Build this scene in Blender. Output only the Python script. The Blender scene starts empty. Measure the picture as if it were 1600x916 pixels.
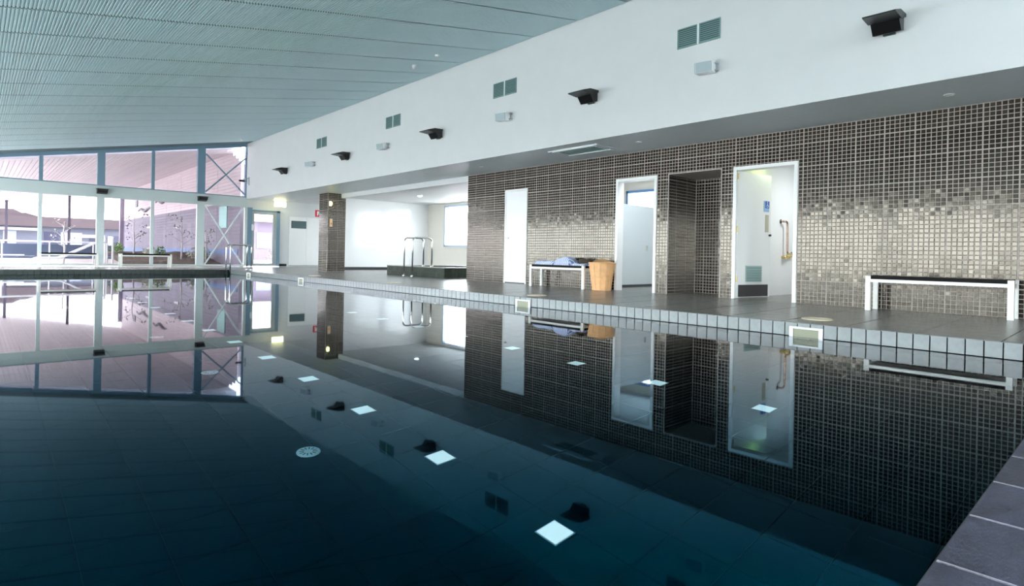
import bpy, math, random
from mathutils import Vector, Matrix
random.seed(7)
sc = bpy.context.scene
COL = sc.collection

# ---------------------------------------------------------------- camera, world, light, exposure
CAM_Z = 0.771
F_PX, SHIFT_PX, YAW, ROLL = 912.66, -57.05, 0.7437, 0.020
cam = bpy.data.cameras.new('camera'); camo = bpy.data.objects.new('camera', cam); COL.objects.link(camo)
cam.sensor_fit = 'HORIZONTAL'; cam.sensor_width = 36.0
cam.lens = F_PX / 1600 * 36.0
cam.shift_y = SHIFT_PX / 1600
cam.clip_start = 0.02; cam.clip_end = 400
fwd = Vector((math.sin(YAW), math.cos(YAW), 0)); rgt = Vector((math.cos(YAW), -math.sin(YAW), 0)); up = Vector((0, 0, 1))
r2 = rgt * math.cos(ROLL) + up * math.sin(ROLL)
u2 = -rgt * math.sin(ROLL) + up * math.cos(ROLL)
M = Matrix((r2, u2, -fwd)).transposed().to_4x4(); M.translation = Vector((0, 0, CAM_Z))
camo.matrix_world = M
sc.camera = camo

SKY_STRENGTH = 14.0
w = bpy.data.worlds.new('sky'); sc.world = w; w.use_nodes = True
wb = w.node_tree.nodes['Background']
wb.inputs[0].default_value = (0.91, 0.97, 1.0, 1); wb.inputs[1].default_value = SKY_STRENGTH
sc.view_settings.view_transform = 'Standard'; sc.view_settings.look = 'None'
sc.view_settings.gamma = 1; sc.view_settings.use_curve_mapping = False
sc.view_settings.exposure = 0.40

# ---------------------------------------------------------------- measures of the room (metres, water at z = 0)
XD, XW, XB = 6.293, 8.967, 7.568          # pool edge, tiled wall, bulkhead face
YE, YF, YN = 23.253, 20.92, 0.300        # end wall, far pool edge, near pool edge
ZS, ZC, CK = 2.745, 4.858, 0.18584        # soffit, ceiling at the bulkhead, ceiling slope
XL, YB = -3.0, -3.5                       # wall across the pool, wall behind the camera
XP = -1.5                                 # pool edge across
ZD, ZW = 0.146, 0.170
XO = 13.48                                # outer wall of the side rooms
DEPTH = 1.22
YT = 11.4                                 # far end of the tiled wall
def dz(x, y):
    return min(ZW, ZD + max(0, 0.009 * (x - XD)) + max(0, 0.0105 * (y - YF)))
def cz(x): return ZC - CK * (XB - x)

# ---------------------------------------------------------------- materials
def srgb(c):
    return tuple((v / 255 / 12.92) if v / 255 <= .04045 else ((v / 255 + .055) / 1.055) ** 2.4 for v in c) + (1,)
MATS = {}
def mat(name, col, rough=.5, metal=0., spec=.5, noise=0., nscale=8., bump=0., bscale=60., emit=None, estr=0., island=0., stretch=None, coat=0., ior=1.5, stint=None):
    if name in MATS: return MATS[name]
    m = bpy.data.materials.new(name); m.use_nodes = True; nt = m.node_tree; N = nt.nodes; L = nt.links
    b = N['Principled BSDF']
    c = col if len(col) == 4 else tuple(col) + (1,)
    b.inputs['Base Color'].default_value = c
    b.inputs['Roughness'].default_value = rough; b.inputs['Metallic'].default_value = metal
    b.inputs['Specular IOR Level'].default_value = spec
    b.inputs['Coat Weight'].default_value = coat; b.inputs['IOR'].default_value = ior
    if stint: b.inputs['Specular Tint'].default_value = tuple(stint) + (1,)
    tc = N.new('ShaderNodeTexCoord')
    src = tc.outputs['Object']
    if stretch:
        mp = N.new('ShaderNodeMapping'); mp.inputs['Scale'].default_value = stretch; L.new(src, mp.inputs[0]); src = mp.outputs[0]
    last = None
    if noise:
        n = N.new('ShaderNodeTexNoise'); n.inputs['Scale'].default_value = nscale; n.inputs['Detail'].default_value = 6
        L.new(src, n.inputs['Vector'])
        r = N.new('ShaderNodeMapRange'); r.inputs[1].default_value = .25; r.inputs[2].default_value = .75
        r.inputs[3].default_value = 1 - noise; r.inputs[4].default_value = 1 + noise; L.new(n.outputs[0], r.inputs[0])
        mx = N.new('ShaderNodeVectorMath'); mx.operation = 'SCALE'; mx.inputs[0].default_value = c[:3]; L.new(r.outputs[0], mx.inputs['Scale'])
        last = mx.outputs[0]
    if island:
        g = N.new('ShaderNodeNewGeometry')
        r = N.new('ShaderNodeMapRange'); r.inputs[3].default_value = 1 - island; r.inputs[4].default_value = 1 + island
        L.new(g.outputs['Random Per Island'], r.inputs[0])
        mx = N.new('ShaderNodeVectorMath'); mx.operation = 'SCALE'
        if last: L.new(last, mx.inputs[0])
        else: mx.inputs[0].default_value = c[:3]
        L.new(r.outputs[0], mx.inputs['Scale']); last = mx.outputs[0]
    if last: L.new(last, b.inputs['Base Color'])
    if bump:
        n2 = N.new('ShaderNodeTexNoise'); n2.inputs['Scale'].default_value = bscale; n2.inputs['Detail'].default_value = 4
        L.new(src, n2.inputs['Vector'])
        bp = N.new('ShaderNodeBump'); bp.inputs['Strength'].default_value = bump; bp.inputs['Distance'].default_value = .01
        L.new(n2.outputs[0], bp.inputs['Height']); L.new(bp.outputs[0], b.inputs['Normal'])
    if emit:
        b.inputs['Emission Color'].default_value = tuple(emit) + (1,); b.inputs['Emission Strength'].default_value = estr
    MATS[name] = m; return m

def glass_mat(name, tint, refl=1.0):
    m = bpy.data.materials.new(name); m.use_nodes = True; nt = m.node_tree; N = nt.nodes; L = nt.links
    N.remove(N['Principled BSDF'])
    t = N.new('ShaderNodeBsdfTransparent'); t.inputs[0].default_value = tuple(tint) + (1,)
    g = N.new('ShaderNodeBsdfGlossy'); g.inputs['Roughness'].default_value = 0.0
    f = N.new('ShaderNodeFresnel')
    ge = N.new('ShaderNodeNewGeometry'); mr = N.new('ShaderNodeMapRange'); mr.inputs[3].default_value = 1.5; mr.inputs[4].default_value = 1 / 1.5   # same mirror share from both sides of a thin pane
    L.new(ge.outputs['Backfacing'], mr.inputs[0]); L.new(mr.outputs[0], f.inputs[0])
    mx = N.new('ShaderNodeMixShader'); L.new(f.outputs[0], mx.inputs[0]); L.new(t.outputs[0], mx.inputs[1]); L.new(g.outputs[0], mx.inputs[2])
    L.new(mx.outputs[0], N['Material Output'].inputs[0])
    return m

def water_mat():
    m = bpy.data.materials.new('pool_water'); m.use_nodes = True; nt = m.node_tree; N = nt.nodes; L = nt.links
    N.remove(N['Principled BSDF'])
    tc = N.new('ShaderNodeTexCoord')
    n = N.new('ShaderNodeTexNoise'); n.inputs['Scale'].default_value = 3.0; n.inputs['Detail'].default_value = 0
    L.new(tc.outputs['Object'], n.inputs['Vector'])
    bp = N.new('ShaderNodeBump'); bp.inputs['Strength'].default_value = .001; bp.inputs['Distance'].default_value = .05
    L.new(n.outputs[0], bp.inputs['Height'])
    r = N.new('ShaderNodeBsdfRefraction'); r.inputs['Color'].default_value = (.72, .92, .97, 1); r.inputs['Roughness'].default_value = 0; r.inputs['IOR'].default_value = 1.333
    g = N.new('ShaderNodeBsdfGlossy'); g.inputs['Roughness'].default_value = 0.02
    f = N.new('ShaderNodeFresnel'); f.inputs[0].default_value = 1.333
    # mirror tint: blue-green at steep view, neutral at grazing
    cr = N.new('ShaderNodeValToRGB'); cr.color_ramp.elements[0].position = .08; cr.color_ramp.elements[0].color = (.0, .40, .68, 1)
    cr.color_ramp.elements[1].position = .42; cr.color_ramp.elements[1].color = (.95, .98, 1, 1)
    L.new(f.outputs[0], cr.inputs[0]); L.new(cr.outputs[0], g.inputs['Color'])
    L.new(bp.outputs[0], g.inputs['Normal'])
    mx = N.new('ShaderNodeMixShader'); L.new(f.outputs[0], mx.inputs[0]); L.new(r.outputs[0], mx.inputs[1]); L.new(g.outputs[0], mx.inputs[2])
    L.new(mx.outputs[0], N['Material Output'].inputs[0])
    return m

M_white = mat('white_plaster', (.67, .685, .695), .55, noise=.02, nscale=3)
M_gloss = mat('glossy_white_tile', (.82, .83, .84), .12)
M_soffit = mat('soffit_board', (.72, .79, .83), .4, noise=.02)
M_ceil = mat('ceiling_metal', srgb((198, 222, 228)), .5, noise=.03, nscale=1.5)
M_ceilgap = mat('ceiling_gap', (.10, .16, .18), .8)
M_mosaic = mat('mosaic_glaze', (.011, .0075, .007), .12, spec=.47, island=.5, bump=.012, bscale=45, ior=1.66, stint=(1, .87, .72))
M_grout = mat('mosaic_grout', (.42, .37, .33), .8, noise=.1, nscale=20)
M_stone = mat('deck_stone', (.155, .147, .136), .27, noise=.30, nscale=5, bump=.12, bscale=35, island=.12)
M_coping = mat('coping_stone', (.040, .041, .072), .36, noise=.55, nscale=9, bump=.25, bscale=45, stretch=(1, 2.2, 1))
M_stonegap = mat('deck_joint', (.075, .073, .075), .7)
M_edge = mat('edge_tile_glaze', (.150, .166, .166), .22, noise=.12, nscale=14, island=.1)
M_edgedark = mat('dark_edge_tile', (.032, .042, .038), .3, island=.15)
M_edgegap = mat('edge_joint', (.03, .035, .04), .7)
M_pool = mat('pool_tile_glaze', (.0008, .0036, .0056), .5, ior=1.06, island=.18)
M_poolgap = mat('pool_joint', (0, 0, 0), .9, spec=0)
M_steel = mat('stainless_steel', (.72, .70, .68), .18, metal=1)
M_frame = mat('window_frame_paint', srgb((118, 148, 168)), .35)
M_framew = mat('pale_frame_paint', srgb((205, 214, 214)), .4)
M_black = mat('black_plastic', (.006, .006, .007), .35)
M_blackseat = mat('black_seat_board', (.010, .009, .009), .75, spec=.12)
M_benchw = mat('bench_white_metal', (.78, .76, .72), .35)
M_vent = mat('vent_grey_green', srgb((120, 152, 152)), .45)
M_ventd = mat('vent_dark', srgb((60, 85, 88)), .7)
M_whitep = mat('white_plastic', (.82, .83, .84), .4)
M_greyg = mat('grey_grille', srgb((165, 180, 186)), .6)
M_doorw = mat('door_white_paint', (.86, .86, .86), .35)
M_glass = glass_mat('window_glass', (.93, .97, .98))
M_glassend = glass_mat('tinted_window_glass', (.50, .47, .50))
M_water = water_mat()

# ---------------------------------------------------------------- mesh helpers
class MB:
    def __init__(s): s.v = []; s.f = []
    def quad(s, a, b, c, d):
        n = len(s.v); s.v += [tuple(a), tuple(b), tuple(c), tuple(d)]; s.f.append((n, n + 1, n + 2, n + 3)); return s
    def poly(s, pts):
        n = len(s.v); s.v += [tuple(p) for p in pts]; s.f.append(tuple(range(n, n + len(pts)))); return s
    def box(s, x0, x1, y0, y1, z0, z1):
        if x0 > x1: x0, x1 = x1, x0
        if y0 > y1: y0, y1 = y1, y0
        if z0 > z1: z0, z1 = z1, z0
        n = len(s.v)
        s.v += [(x0, y0, z0), (x1, y0, z0), (x1, y1, z0), (x0, y1, z0), (x0, y0, z1), (x1, y0, z1), (x1, y1, z1), (x0, y1, z1)]
        s.f += [tuple(n + i for i in q) for q in ((0, 3, 2, 1), (4, 5, 6, 7), (0, 1, 5, 4), (1, 2, 6, 5), (2, 3, 7, 6), (3, 0, 4, 7))]
        return s
    def prism(s, prof, axis, a0, a1):
        """profile of (p, q) extruded along axis from a0 to a1; the other two axes in order take p, q"""
        n = len(s.v); k = len(prof)
        def pt(p, q, a): return {'x': (a, p, q), 'y': (p, a, q), 'z': (p, q, a)}[axis]
        s.v += [pt(p, q, a0) for p, q in prof] + [pt(p, q, a1) for p, q in prof]
        s.f.append(tuple(n + i for i in range(k))[::-1]); s.f.append(tuple(n + k + i for i in range(k)))
        for i in range(k):
            j = (i + 1) % k; s.f.append((n + i, n + j, n + k + j, n + k + i))
        return s
    def bar(s, a, b, wd, ht=None, upv=(0, 0, 1)):
        a = Vector(a); b = Vector(b); d = (b - a).normalized(); ht = ht or wd
        u = Vector(upv)
        if abs(d.dot(u)) > .98: u = Vector((0, 1, 0))
        x = d.cross(u).normalized(); y = x.cross(d).normalized()
        n = len(s.v)
        for p in (a, b):
            for sx, sy in ((-1, -1), (1, -1), (1, 1), (-1, 1)): s.v.append(tuple(p + x * sx * wd / 2 + y * sy * ht / 2))
        s.f += [tuple(n + i for i in q) for q in ((3, 2, 1, 0), (4, 5, 6, 7), (0, 1, 5, 4), (1, 2, 6, 5), (2, 3, 7, 6), (3, 0, 4, 7))]
        return s
    def tube(s, pts, r, seg=8, caps=True):
        pts = [Vector(p) for p in pts]; n0 = len(s.v); ref = None
        rr = r if isinstance(r, (list, tuple)) else [r] * len(pts)
        for i, p in enumerate(pts):
            d = (pts[min(i + 1, len(pts) - 1)] - pts[max(i - 1, 0)]).normalized()
            if ref is None:
                ref = Vector((0, 0, 1)) if abs(d.z) < .9 else Vector((1, 0, 0))
            x = ref - d * ref.dot(d)
            x.normalize(); ref = x; y = d.cross(x)
            for k in range(seg):
                a = 2 * math.pi * k / seg; s.v.append(tuple(p + (x * math.cos(a) + y * math.sin(a)) * rr[i]))
        for i in range(len(pts) - 1):
            for k in range(seg):
                k2 = (k + 1) % seg; a = n0 + i * seg
                s.f.append((a + k, a + k2, a + seg + k2, a + seg + k))
        if caps:
            s.f.append(tuple(n0 + k for k in range(seg))[::-1]); e = n0 + (len(pts) - 1) * seg; s.f.append(tuple(e + k for k in range(seg)))
        return s
    def lathe(s, prof, seg=24, c=(0, 0, 0), cap0=True, cap1=True):
        n0 = len(s.v)
        for r, z in prof:
            for k in range(seg):
                a = 2 * math.pi * k / seg; s.v.append((c[0] + r * math.cos(a), c[1] + r * math.sin(a), c[2] + z))
        for i in range(len(prof) - 1):
            for k in range(seg):
                k2 = (k + 1) % seg; a = n0 + i * seg; s.f.append((a + k, a + k2, a + seg + k2, a + seg + k))
        if cap0: s.f.append(tuple(n0 + k for k in range(seg))[::-1])
        if cap1: e = n0 + (len(prof) - 1) * seg; s.f.append(tuple(e + k for k in range(seg)))
        return s
    def mesh(s, name, m, smooth=False):
        me = bpy.data.meshes.new(name); me.from_pydata(s.v, [], s.f); me.materials.append(m)
        if smooth: me.polygons.foreach_set('use_smooth', [True] * len(me.polygons))
        me.update(); return me
    def build(s, name, m, parent=None, smooth=False, bevel=0, kind=None, label=None):
        return link(name, s.mesh(name, m, smooth), parent, bevel, kind, label)
def link(name, me, parent=None, bevel=0, kind=None, label=None, loc=None):
    o = bpy.data.objects.new(name, me); COL.objects.link(o)
    if parent is not None: o.parent = parent
    if loc: o.location = loc
    if bevel:
        md = o.modifiers.new('bevel', 'BEVEL'); md.width = bevel; md.segments = 2; md.limit_method = 'ANGLE'
    if kind: o['kind'] = kind
    if label: o['label'] = label
    return o
def tag(o, label=None, cat=None, group=None, kind=None):
    if label: o['label'] = label
    if cat: o['category'] = cat
    if group: o['group'] = group
    if kind: o['kind'] = kind
    return o
def empty(name, loc=(0, 0, 0), rz=0., **kw):
    o = bpy.data.objects.new(name, None); COL.objects.link(o); o.location = loc; o.rotation_euler = (0, 0, rz); o.empty_display_size = .1
    return tag(o, **kw)
def copy_tree(o, parent=None):
    c = o.copy(); COL.objects.link(c)
    if parent is not None: c.parent = parent
    for ch in list(o.children): copy_tree(ch, c)
    return c
def arc_path(pts, rad, n=6):
    """polyline with rounded corners"""
    pts = [Vector(p) for p in pts]; out = [pts[0]]
    for i in range(1, len(pts) - 1):
        p = pts[i]; a = (pts[i - 1] - p); b = (pts[i + 1] - p); r = min(rad, a.length * .49, b.length * .49)
        p0 = p + a.normalized() * r; p1 = p + b.normalized() * r
        for k in range(n + 1):
            t = k / n; out.append(p0 * (1 - t) ** 2 + p * 2 * t * (1 - t) + p1 * t * t)
    out.append(pts[-1]); return out

# ================================================================ the setting
# ---- floor slab (joint colour shows between the stone tiles)
fl = MB()
def slab(x0, x1, y0, y1, flat=None, drop=.010):
    nx, ny = max(1, int((x1 - x0) / 1.2)), max(1, int((y1 - y0) / 1.2))
    for i in range(nx):
        for j in range(ny):
            xs = [x0 + (x1 - x0) * k / nx for k in (i, i + 1)]; ys = [y0 + (y1 - y0) * k / ny for k in (j, j + 1)]
            z = lambda x, y: (flat if flat is not None else dz(x, y)) - drop
            fl.quad(*[(x, y, z(x, y)) for x, y in ((xs[0], ys[0]), (xs[1], ys[0]), (xs[1], ys[1]), (xs[0], ys[1]))])
slab(XD, XW + .12, YB, YE); slab(XL, XD, YF, YE); slab(XL, XP, YB, YF); slab(XP, XD, YB, YN)
floor = fl.build('floor', M_stonegap, kind='structure')
side = MB()
side.quad((XW, YB, ZW), (XO, YB, ZW), (XO, YT - .2, ZW), (XW, YT - .2, ZW)).quad((XW, YT - .2, ZW), (XO, YT - .2, ZW), (XO, YE, ZW), (XW, YE, ZW))
side.quad((XW, YB, .08), (XW, YE, .08), (XW, YE, ZW), (XW, YB, ZW))
side.build('side_room_paving', M_stone, floor)
left = MB()
left.quad((XL, YB, ZD), (XP, YB, ZD), (XP, YF, ZD), (XL, YF, ZD)).quad((XP, YB, ZD), (XD, YB, ZD), (XD, -.99, ZD), (XP, -.99, ZD)).quad((XD, YB, ZD), (XW, YB, ZW), (XW, -.99, ZW), (XD, -.99, ZD))
left.build('plain_paving', M_stone, floor)
def stone_tile(mb, x0, x1, y0, y1):
    g = .003; x0 += g; x1 -= g; y0 += g; y1 -= g; c = .004
    n = len(mb.v)
    for (x, y, d) in ((x0, y0, -.012), (x1, y0, -.012), (x1, y1, -.012), (x0, y1, -.012), (x0 + c, y0 + c, 0), (x1 - c, y0 + c, 0), (x1 - c, y1 - c, 0), (x0 + c, y1 - c, 0)):
        mb.v.append((x, y, dz(x, y) + d))
    mb.f += [tuple(n + i for i in q) for q in ((4, 5, 6, 7), (0, 1, 5, 4), (1, 2, 6, 5), (2, 3, 7, 6), (3, 0, 4, 7))]
NX = 9; TX = (XW - XD) / NX
rest = MB(); y = -.99; rowi = 0
while y < YE - .01:
    y1 = min(y + .6, YE)
    for i in range(NX):
        a, b = XD + i * TX, XD + (i + 1) * TX
        if y < 14: mb = MB(); stone_tile(mb, a, b, y, y1); mb.build('stone_tile', M_stone, floor)
        else: stone_tile(rest, a, b, y, y1)
    y = y1
y = YF
while y < YE - .01:
    y1 = min(y + .6, YE); x = XL
    while x < XD - .01:
        x1 = min(x + .6, XD); stone_tile(rest, x, x1, y, y1); x = x1
    y = y1
rest.build('distant_stone_tiles', M_stone, floor, kind='stuff')
# near coping: rows of narrow stone slabs
xs = [XD] + [1.506 + .34 * (14 - k) for k in range(1, 24)] + [XP]
for r, (a, b) in enumerate(((-.36, YN), (-.99, -.36))):
    for k in range(24 if r == 0 else 14):
        mb = MB(); stone_tile(mb, max(xs[k + 1], XP), xs[k], a, b); mb.build('coping_slab', M_coping, floor)

# ---- pool basin
pb = MB()
D = -DEPTH
pb.quad((XP - .02, YN - .02, D - .01), (XD + .02, YN - .02, D - .01), (XD + .02, YF + .02, D - .01), (XP - .02, YF + .02, D - .01))
pb.quad((XD + .006, YN - .01, D - .02), (XD + .006, YF + .01, D - .02), (XD + .006, YF + .01, ZD - .005), (XD + .006, YN - .01, ZD - .005))
pb.quad((XP - .01, YF + .006, D - .02), (XD + .01, YF + .006, D - .02), (XD + .01, YF + .006, ZD - .005), (XP - .01, YF + .006, ZD - .005))
pb.quad((XP - .01, YN - .006, D - .02), (XD + .01, YN - .006, D - .02), (XD + .01, YN - .006, ZD - .005), (XP - .01, YN - .006, ZD - .005))
pb.quad((XP, YN, D), (XP, YF, D), (XP, YF, ZD - .005), (XP, YN, ZD - .005))
basin = pb.build('pool_basin', M_poolgap, kind='structure')
def edge_tile_mesh():
    mb = MB(); a, h, g, t = .1268, .144, .0045, .010
    y0, y1, z0, z1 = g / 2, a - g / 2, g / 2, h - g / 2; c = .003
    mb.v += [(0, y0, z0), (0, y1, z0), (0, y1, z1), (0, y0, z1), (-t, y0 + c, z0 + c), (-t, y1 - c, z0 + c), (-t, y1 - c, z1 - c), (-t, y0 + c, z1 - c)]
    mb.f += [(4, 7, 6, 5), (0, 4, 5, 1), (1, 5, 6, 2), (2, 6, 7, 3), (3, 7, 4, 0)]
    return mb
et = edge_tile_mesh(); etm = et.mesh('edge_tile', M_edge)
far_et = MB()
def add_off(dst, src, f):
    n = len(dst.v); dst.v += [f(v) for v in src.v]; dst.f += [tuple(i + n for i in q) for q in src.f]
SKIM = [2.357, 6.555, 14.95, 18.92]
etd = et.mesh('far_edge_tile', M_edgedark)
k = -4
while True:
    y = .67 + .1268 * k; k += 1
    if y < YN - .03: continue
    if y + .1 > YF: break
    link('edge_tile', etm, basin, loc=(XD + .006, y, .001))
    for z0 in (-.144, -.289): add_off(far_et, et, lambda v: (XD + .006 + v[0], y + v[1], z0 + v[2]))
x = XD - .1268
while x > XP:
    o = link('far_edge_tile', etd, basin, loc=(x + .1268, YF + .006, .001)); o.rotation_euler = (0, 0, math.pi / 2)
    for z0 in (-.144,): add_off(far_et, et, lambda v: (x + v[1], YF + .006 + v[0], z0 + v[2]))
    x -= .1268
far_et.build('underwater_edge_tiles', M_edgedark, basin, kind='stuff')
# under-water band at the waterline in the dark tile
FT = .2985
def ftile(mb, x0, y0):
    g = .004; c = .0005; x1, y1 = min(x0 + FT, XD), min(y0 + FT, YF); n = len(mb.v)
    x0 = max(x0, XP) + g; y0 += g; x1 -= g; y1 -= g
    mb.v += [(x0, y0, D - .01), (x1, y0, D - .01), (x1, y1, D - .01), (x0, y1, D - .01), (x0 + c, y0 + c, D), (x1 - c, y0 + c, D), (x1 - c, y1 - c, D), (x0 + c, y1 - c, D)]
    mb.f += [tuple(n + i for i in q) for q in ((4, 5, 6, 7), (0, 1, 5, 4), (1, 2, 6, 5), (2, 3, 7, 6), (3, 0, 4, 7))]
frest = MB(); nf = 0
for j in range(int((YF - YN) / FT) + 1):
    for i in range(int((XD - XP) / FT) + 1):
        x0, y0 = XD - (i + 1) * FT, YN + j * FT
        if YF - y0 < .02 or x0 + FT - XP < .02: continue
        if j < 15 and i < 18 and nf < 280: mb = MB(); ftile(mb, x0, y0); mb.build('pool_floor_tile', M_pool, basin); nf += 1
        else: ftile(frest, x0, y0)
frest.build('distant_pool_floor_tiles', M_pool, basin, kind='stuff')
wt = MB(); wt.quad((XP - .01, YN - .02, 0), (XD + .02, YN - .02, 0), (XD + .02, YF + .02, 0), (XP - .01, YF + .02, 0)); wt.build('pool_water', M_water, kind='structure')

# ---- ceiling: ribbed metal panels with open joints
ce = MB(); ce.quad((XL, YB, cz(XL)), (XL, YE, cz(XL)), (XB + .1, YE, cz(XB + .1)), (XB + .1, YB, cz(XB + .1)))
ceiling = ce.build('ceiling', M_ceilgap, kind='structure')
pan = MB(); RP = .036; nr = int((XB - XL) / RP); L0 = 1.012
prof = []
for i in range(nr):
    x = XL + i * RP
    for ox, oz in ((0, -.020), (.018, -.020), (.021, -.007), (.033, -.007)): prof.append((x + ox, cz(x + ox) + oz))
prof.append((XL + nr * RP, cz(XL + nr * RP) - .020))
for x, z in prof: pan.v.append((x, 0, z))
for x, z in prof: pan.v.append((x, L0, z))
n = len(prof)
for i in range(n - 1): pan.f.append((i, i + 1, n + i + 1, n + i))
pm = pan.mesh('ceiling_panel', M_ceil)
k = 0
y = 9.835 - 1.047 * 12 - .5 * (1.047 - L0) + 0.0
while y < YE:
    if y + L0 < YE + .02 and y > YB - 1.1: link('ceiling_panel', pm, ceiling, loc=(0, max(y, YB), 0))
    y += 1.047
# last short strip against the end wall
# ---- bulkhead, soffit
bk = MB(); bk.quad((XB, YB, ZS), (XB, YE, ZS), (XB, YE, ZC + .05), (XB, YB, ZC + .05)); bk.build('wall_bulkhead', M_white, kind='structure')
sf = MB(); sf.quad((XB, YB, ZS), (XB, YE, ZS), (XW, YE, ZS), (XW, YB, ZS)); sf.build('ceiling_soffit', M_soffit, kind='structure')

# ---- tiled wall with openings (y0, y1, z top)
OPEN = [(9.268, 10.00, 2.285), (5.945, 6.85, 2.278), (4.731, 5.708, 2.268), (3.514, 4.517, 2.277)]   # door_1, door_2, niche, door_3
NI = OPEN[2]; NX1 = 9.88
wl = MB(); ys = [YB] + sorted([v for o in OPEN for v in o[:2]]) + [YT]
for a, b in zip(ys[:-1], ys[1:]):
    op = [o for o in OPEN if abs(o[0] - a) < 1e-6]
    wl.quad((XW, a, op[0][2] if op else ZW - .02), (XW, b, op[0][2] if op else ZW - .02), (XW, b, ZS + .05), (XW, a, ZS + .05))
wl.quad((XW, NI[1], ZW), (NX1, NI[1], ZW), (NX1, NI[1], NI[2]), (XW, NI[1], NI[2]))
wl.quad((NX1, NI[0], ZW), (NX1, NI[1], ZW), (NX1, NI[1], NI[2]), (NX1, NI[0], NI[2]))
wl.quad((XW, NI[0], ZW), (NX1, NI[0], ZW), (NX1, NI[0], NI[2]), (XW, NI[0], NI[2]))
wl.quad((XW, NI[0], NI[2]), (NX1, NI[0], NI[2]), (NX1, NI[1], NI[2]), (XW, NI[1], NI[2]))
wl.quad((XW, YT, ZW - .02), (XW + .25, YT, ZW - .02), (XW + .25, YT, ZS + .05), (XW, YT, ZS + .05))
wall_r = wl.build('wall_right', M_grout, kind='structure')
PY, PZ = .3471, .3360; TPY, TPZ = (PY - .007) / 6, (PZ - .007) / 6
TH = .006
rnd = random.Random(3)
def mtile(mb, u0, u1, z0, z1, place):
    """one glazed tile: u along the wall, z up, small random tilt"""
    c = .003; ta, tb = rnd.gauss(0, .00016), rnd.gauss(0, .00016); n = len(mb.v)
    P = [(u0, z0, 0), (u1, z0, 0), (u1, z1, 0), (u0, z1, 0), (u0 + c, z0 + c, TH - ta - tb), (u1 - c, z0 + c, TH + ta - tb), (u1 - c, z1 - c, TH + ta + tb), (u0 + c, z1 - c, TH - ta + tb)]
    mb.v += [place(*p) for p in P]
    mb.f += [tuple(n + i for i in q) for q in ((4, 5, 6, 7), (0, 1, 5, 4), (1, 2, 6, 5), (2, 3, 7, 6), (3, 0, 4, 7))]
def sheets(u_a, u_b, z_a, z_b, uo, zo, holes, place, parent, name='mosaic_sheet', up_to=None):
    iu0, iu1 = math.floor((u_a - uo) / PY), math.ceil((u_b - uo) / PY)
    iz0, iz1 = math.floor((z_a - zo) / PZ), math.ceil((z_b - zo) / PZ)
    for i in range(iu0, iu1):
        for j in range(iz0, iz1):
            mb = MB()
            for a in range(6):
                for b in range(6):
                    g = .0085
                    u0 = uo + i * PY + .0035 + a * TPY + g / 2; u1 = u0 + TPY - g
                    z0 = zo + j * PZ + .0035 + b * TPZ + g / 2; z1 = z0 + TPZ - g
                    u0c, u1c, z0c, z1c = max(u0, u_a + .002), min(u1, u_b - .002), max(z0, z_a + .002), min(z1, z_b - .002)
                    skip = False
                    for (h0, h1, hz) in holes:
                        if z0c < hz and u1c > h0 and u0c < h1:
                            if u0c < h0 - .012: u1c = min(u1c, h0 - .002)
                            elif u1c > h1 + .012: u0c = max(u0c, h1 + .002)
                            elif z1c > hz + .012: z0c = max(z0c, hz + .002)
                            else: skip = True
                    if skip or u1c - u0c < .010 or z1c - z0c < .010: continue
                    mtile(mb, u0c, u1c, z0c, z1c, place)
            if mb.v: mb.build(name, M_mosaic, parent)
sheets(-.40, YT, ZW, ZS, 2.06 - 20 * PY, 2.519 - 10 * PZ, OPEN, lambda u, z, t: (XW - t, u, z), wall_r)
nic = sheets(XW + .005, NX1 - .006, ZW, NI[2] - .004, XW - PY * .3, 2.519 - 10 * PZ, [], lambda u, z, t: (u, NI[1] - t, z), wall_r)
sheets(NI[0] + .006, NI[1] - .006, ZW, NI[2] - .004, 2.06 - 20 * PY, 2.519 - 10 * PZ, [], lambda u, z, t: (NX1 - t, u, z), wall_r)
# pale trim strips around the niche opening
tr = MB(); e = .014
tr.box(XW - .008, XW + .02, NI[0] - e, NI[0], ZW, NI[2]).box(XW - .008, XW + .02, NI[1], NI[1] + e, ZW, NI[2]).box(XW - .008, XW + .02, NI[0] - e, NI[1] + e, NI[2], NI[2] + e)
tr.box(NX1 - .016, NX1 - .008, NI[1] - .020, NI[1] - .008, ZW, NI[2])
tr.build('trim_1', mat('pale_tile_trim', (.50, .44, .42), .4), kind='structure')

# ---- alcove, end wall, rooms behind the tiled wall
ZA = 2.78
al = MB()
al.box(9.25, XO, 19.70, 19.85, ZW - .05, ZA + .1)
al.build('wall_alcove', M_gloss, kind='structure')
hd = MB(); hd.box(XW, XW + .14, YT, 18.2, 2.60, ZS + .10); hd.build('trim_2', M_white, kind='structure')
ADDED_SKYL = [(11.4, 13.2, 11.6, 12.9), (12.0, 13.0, 21.0, 22.4)]  # unseen skylights, added to brighten the alcove and the end passage
ca = MB(); yy = [YT - .2, 11.6, 12.9, 21.0, 22.4, YE]
for a, b in zip(yy[:-1], yy[1:]):
    so = [q for q in ADDED_SKYL if q[2] == a]
    if so:
        ca.quad((XW, a, ZA), (so[0][0], a, ZA), (so[0][0], b, ZA), (XW, b, ZA)).quad((so[0][1], a, ZA), (XO, a, ZA), (XO, b, ZA), (so[0][1], b, ZA))
        for (p, q) in (((so[0][0], a), (so[0][1], a)), ((so[0][1], a), (so[0][1], b)), ((so[0][1], b), (so[0][0], b)), ((so[0][0], b), (so[0][0], a))):
            ca.quad((p[0], p[1], ZA), (q[0], q[1], ZA), (q[0], q[1], ZA + .3), (p[0], p[1], ZA + .3))
    else: ca.quad((XW, a, ZA), (XO, a, ZA), (XO, b, ZA), (XW, b, ZA))
ca.build('ceiling_alcove', M_white, kind='structure')
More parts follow.
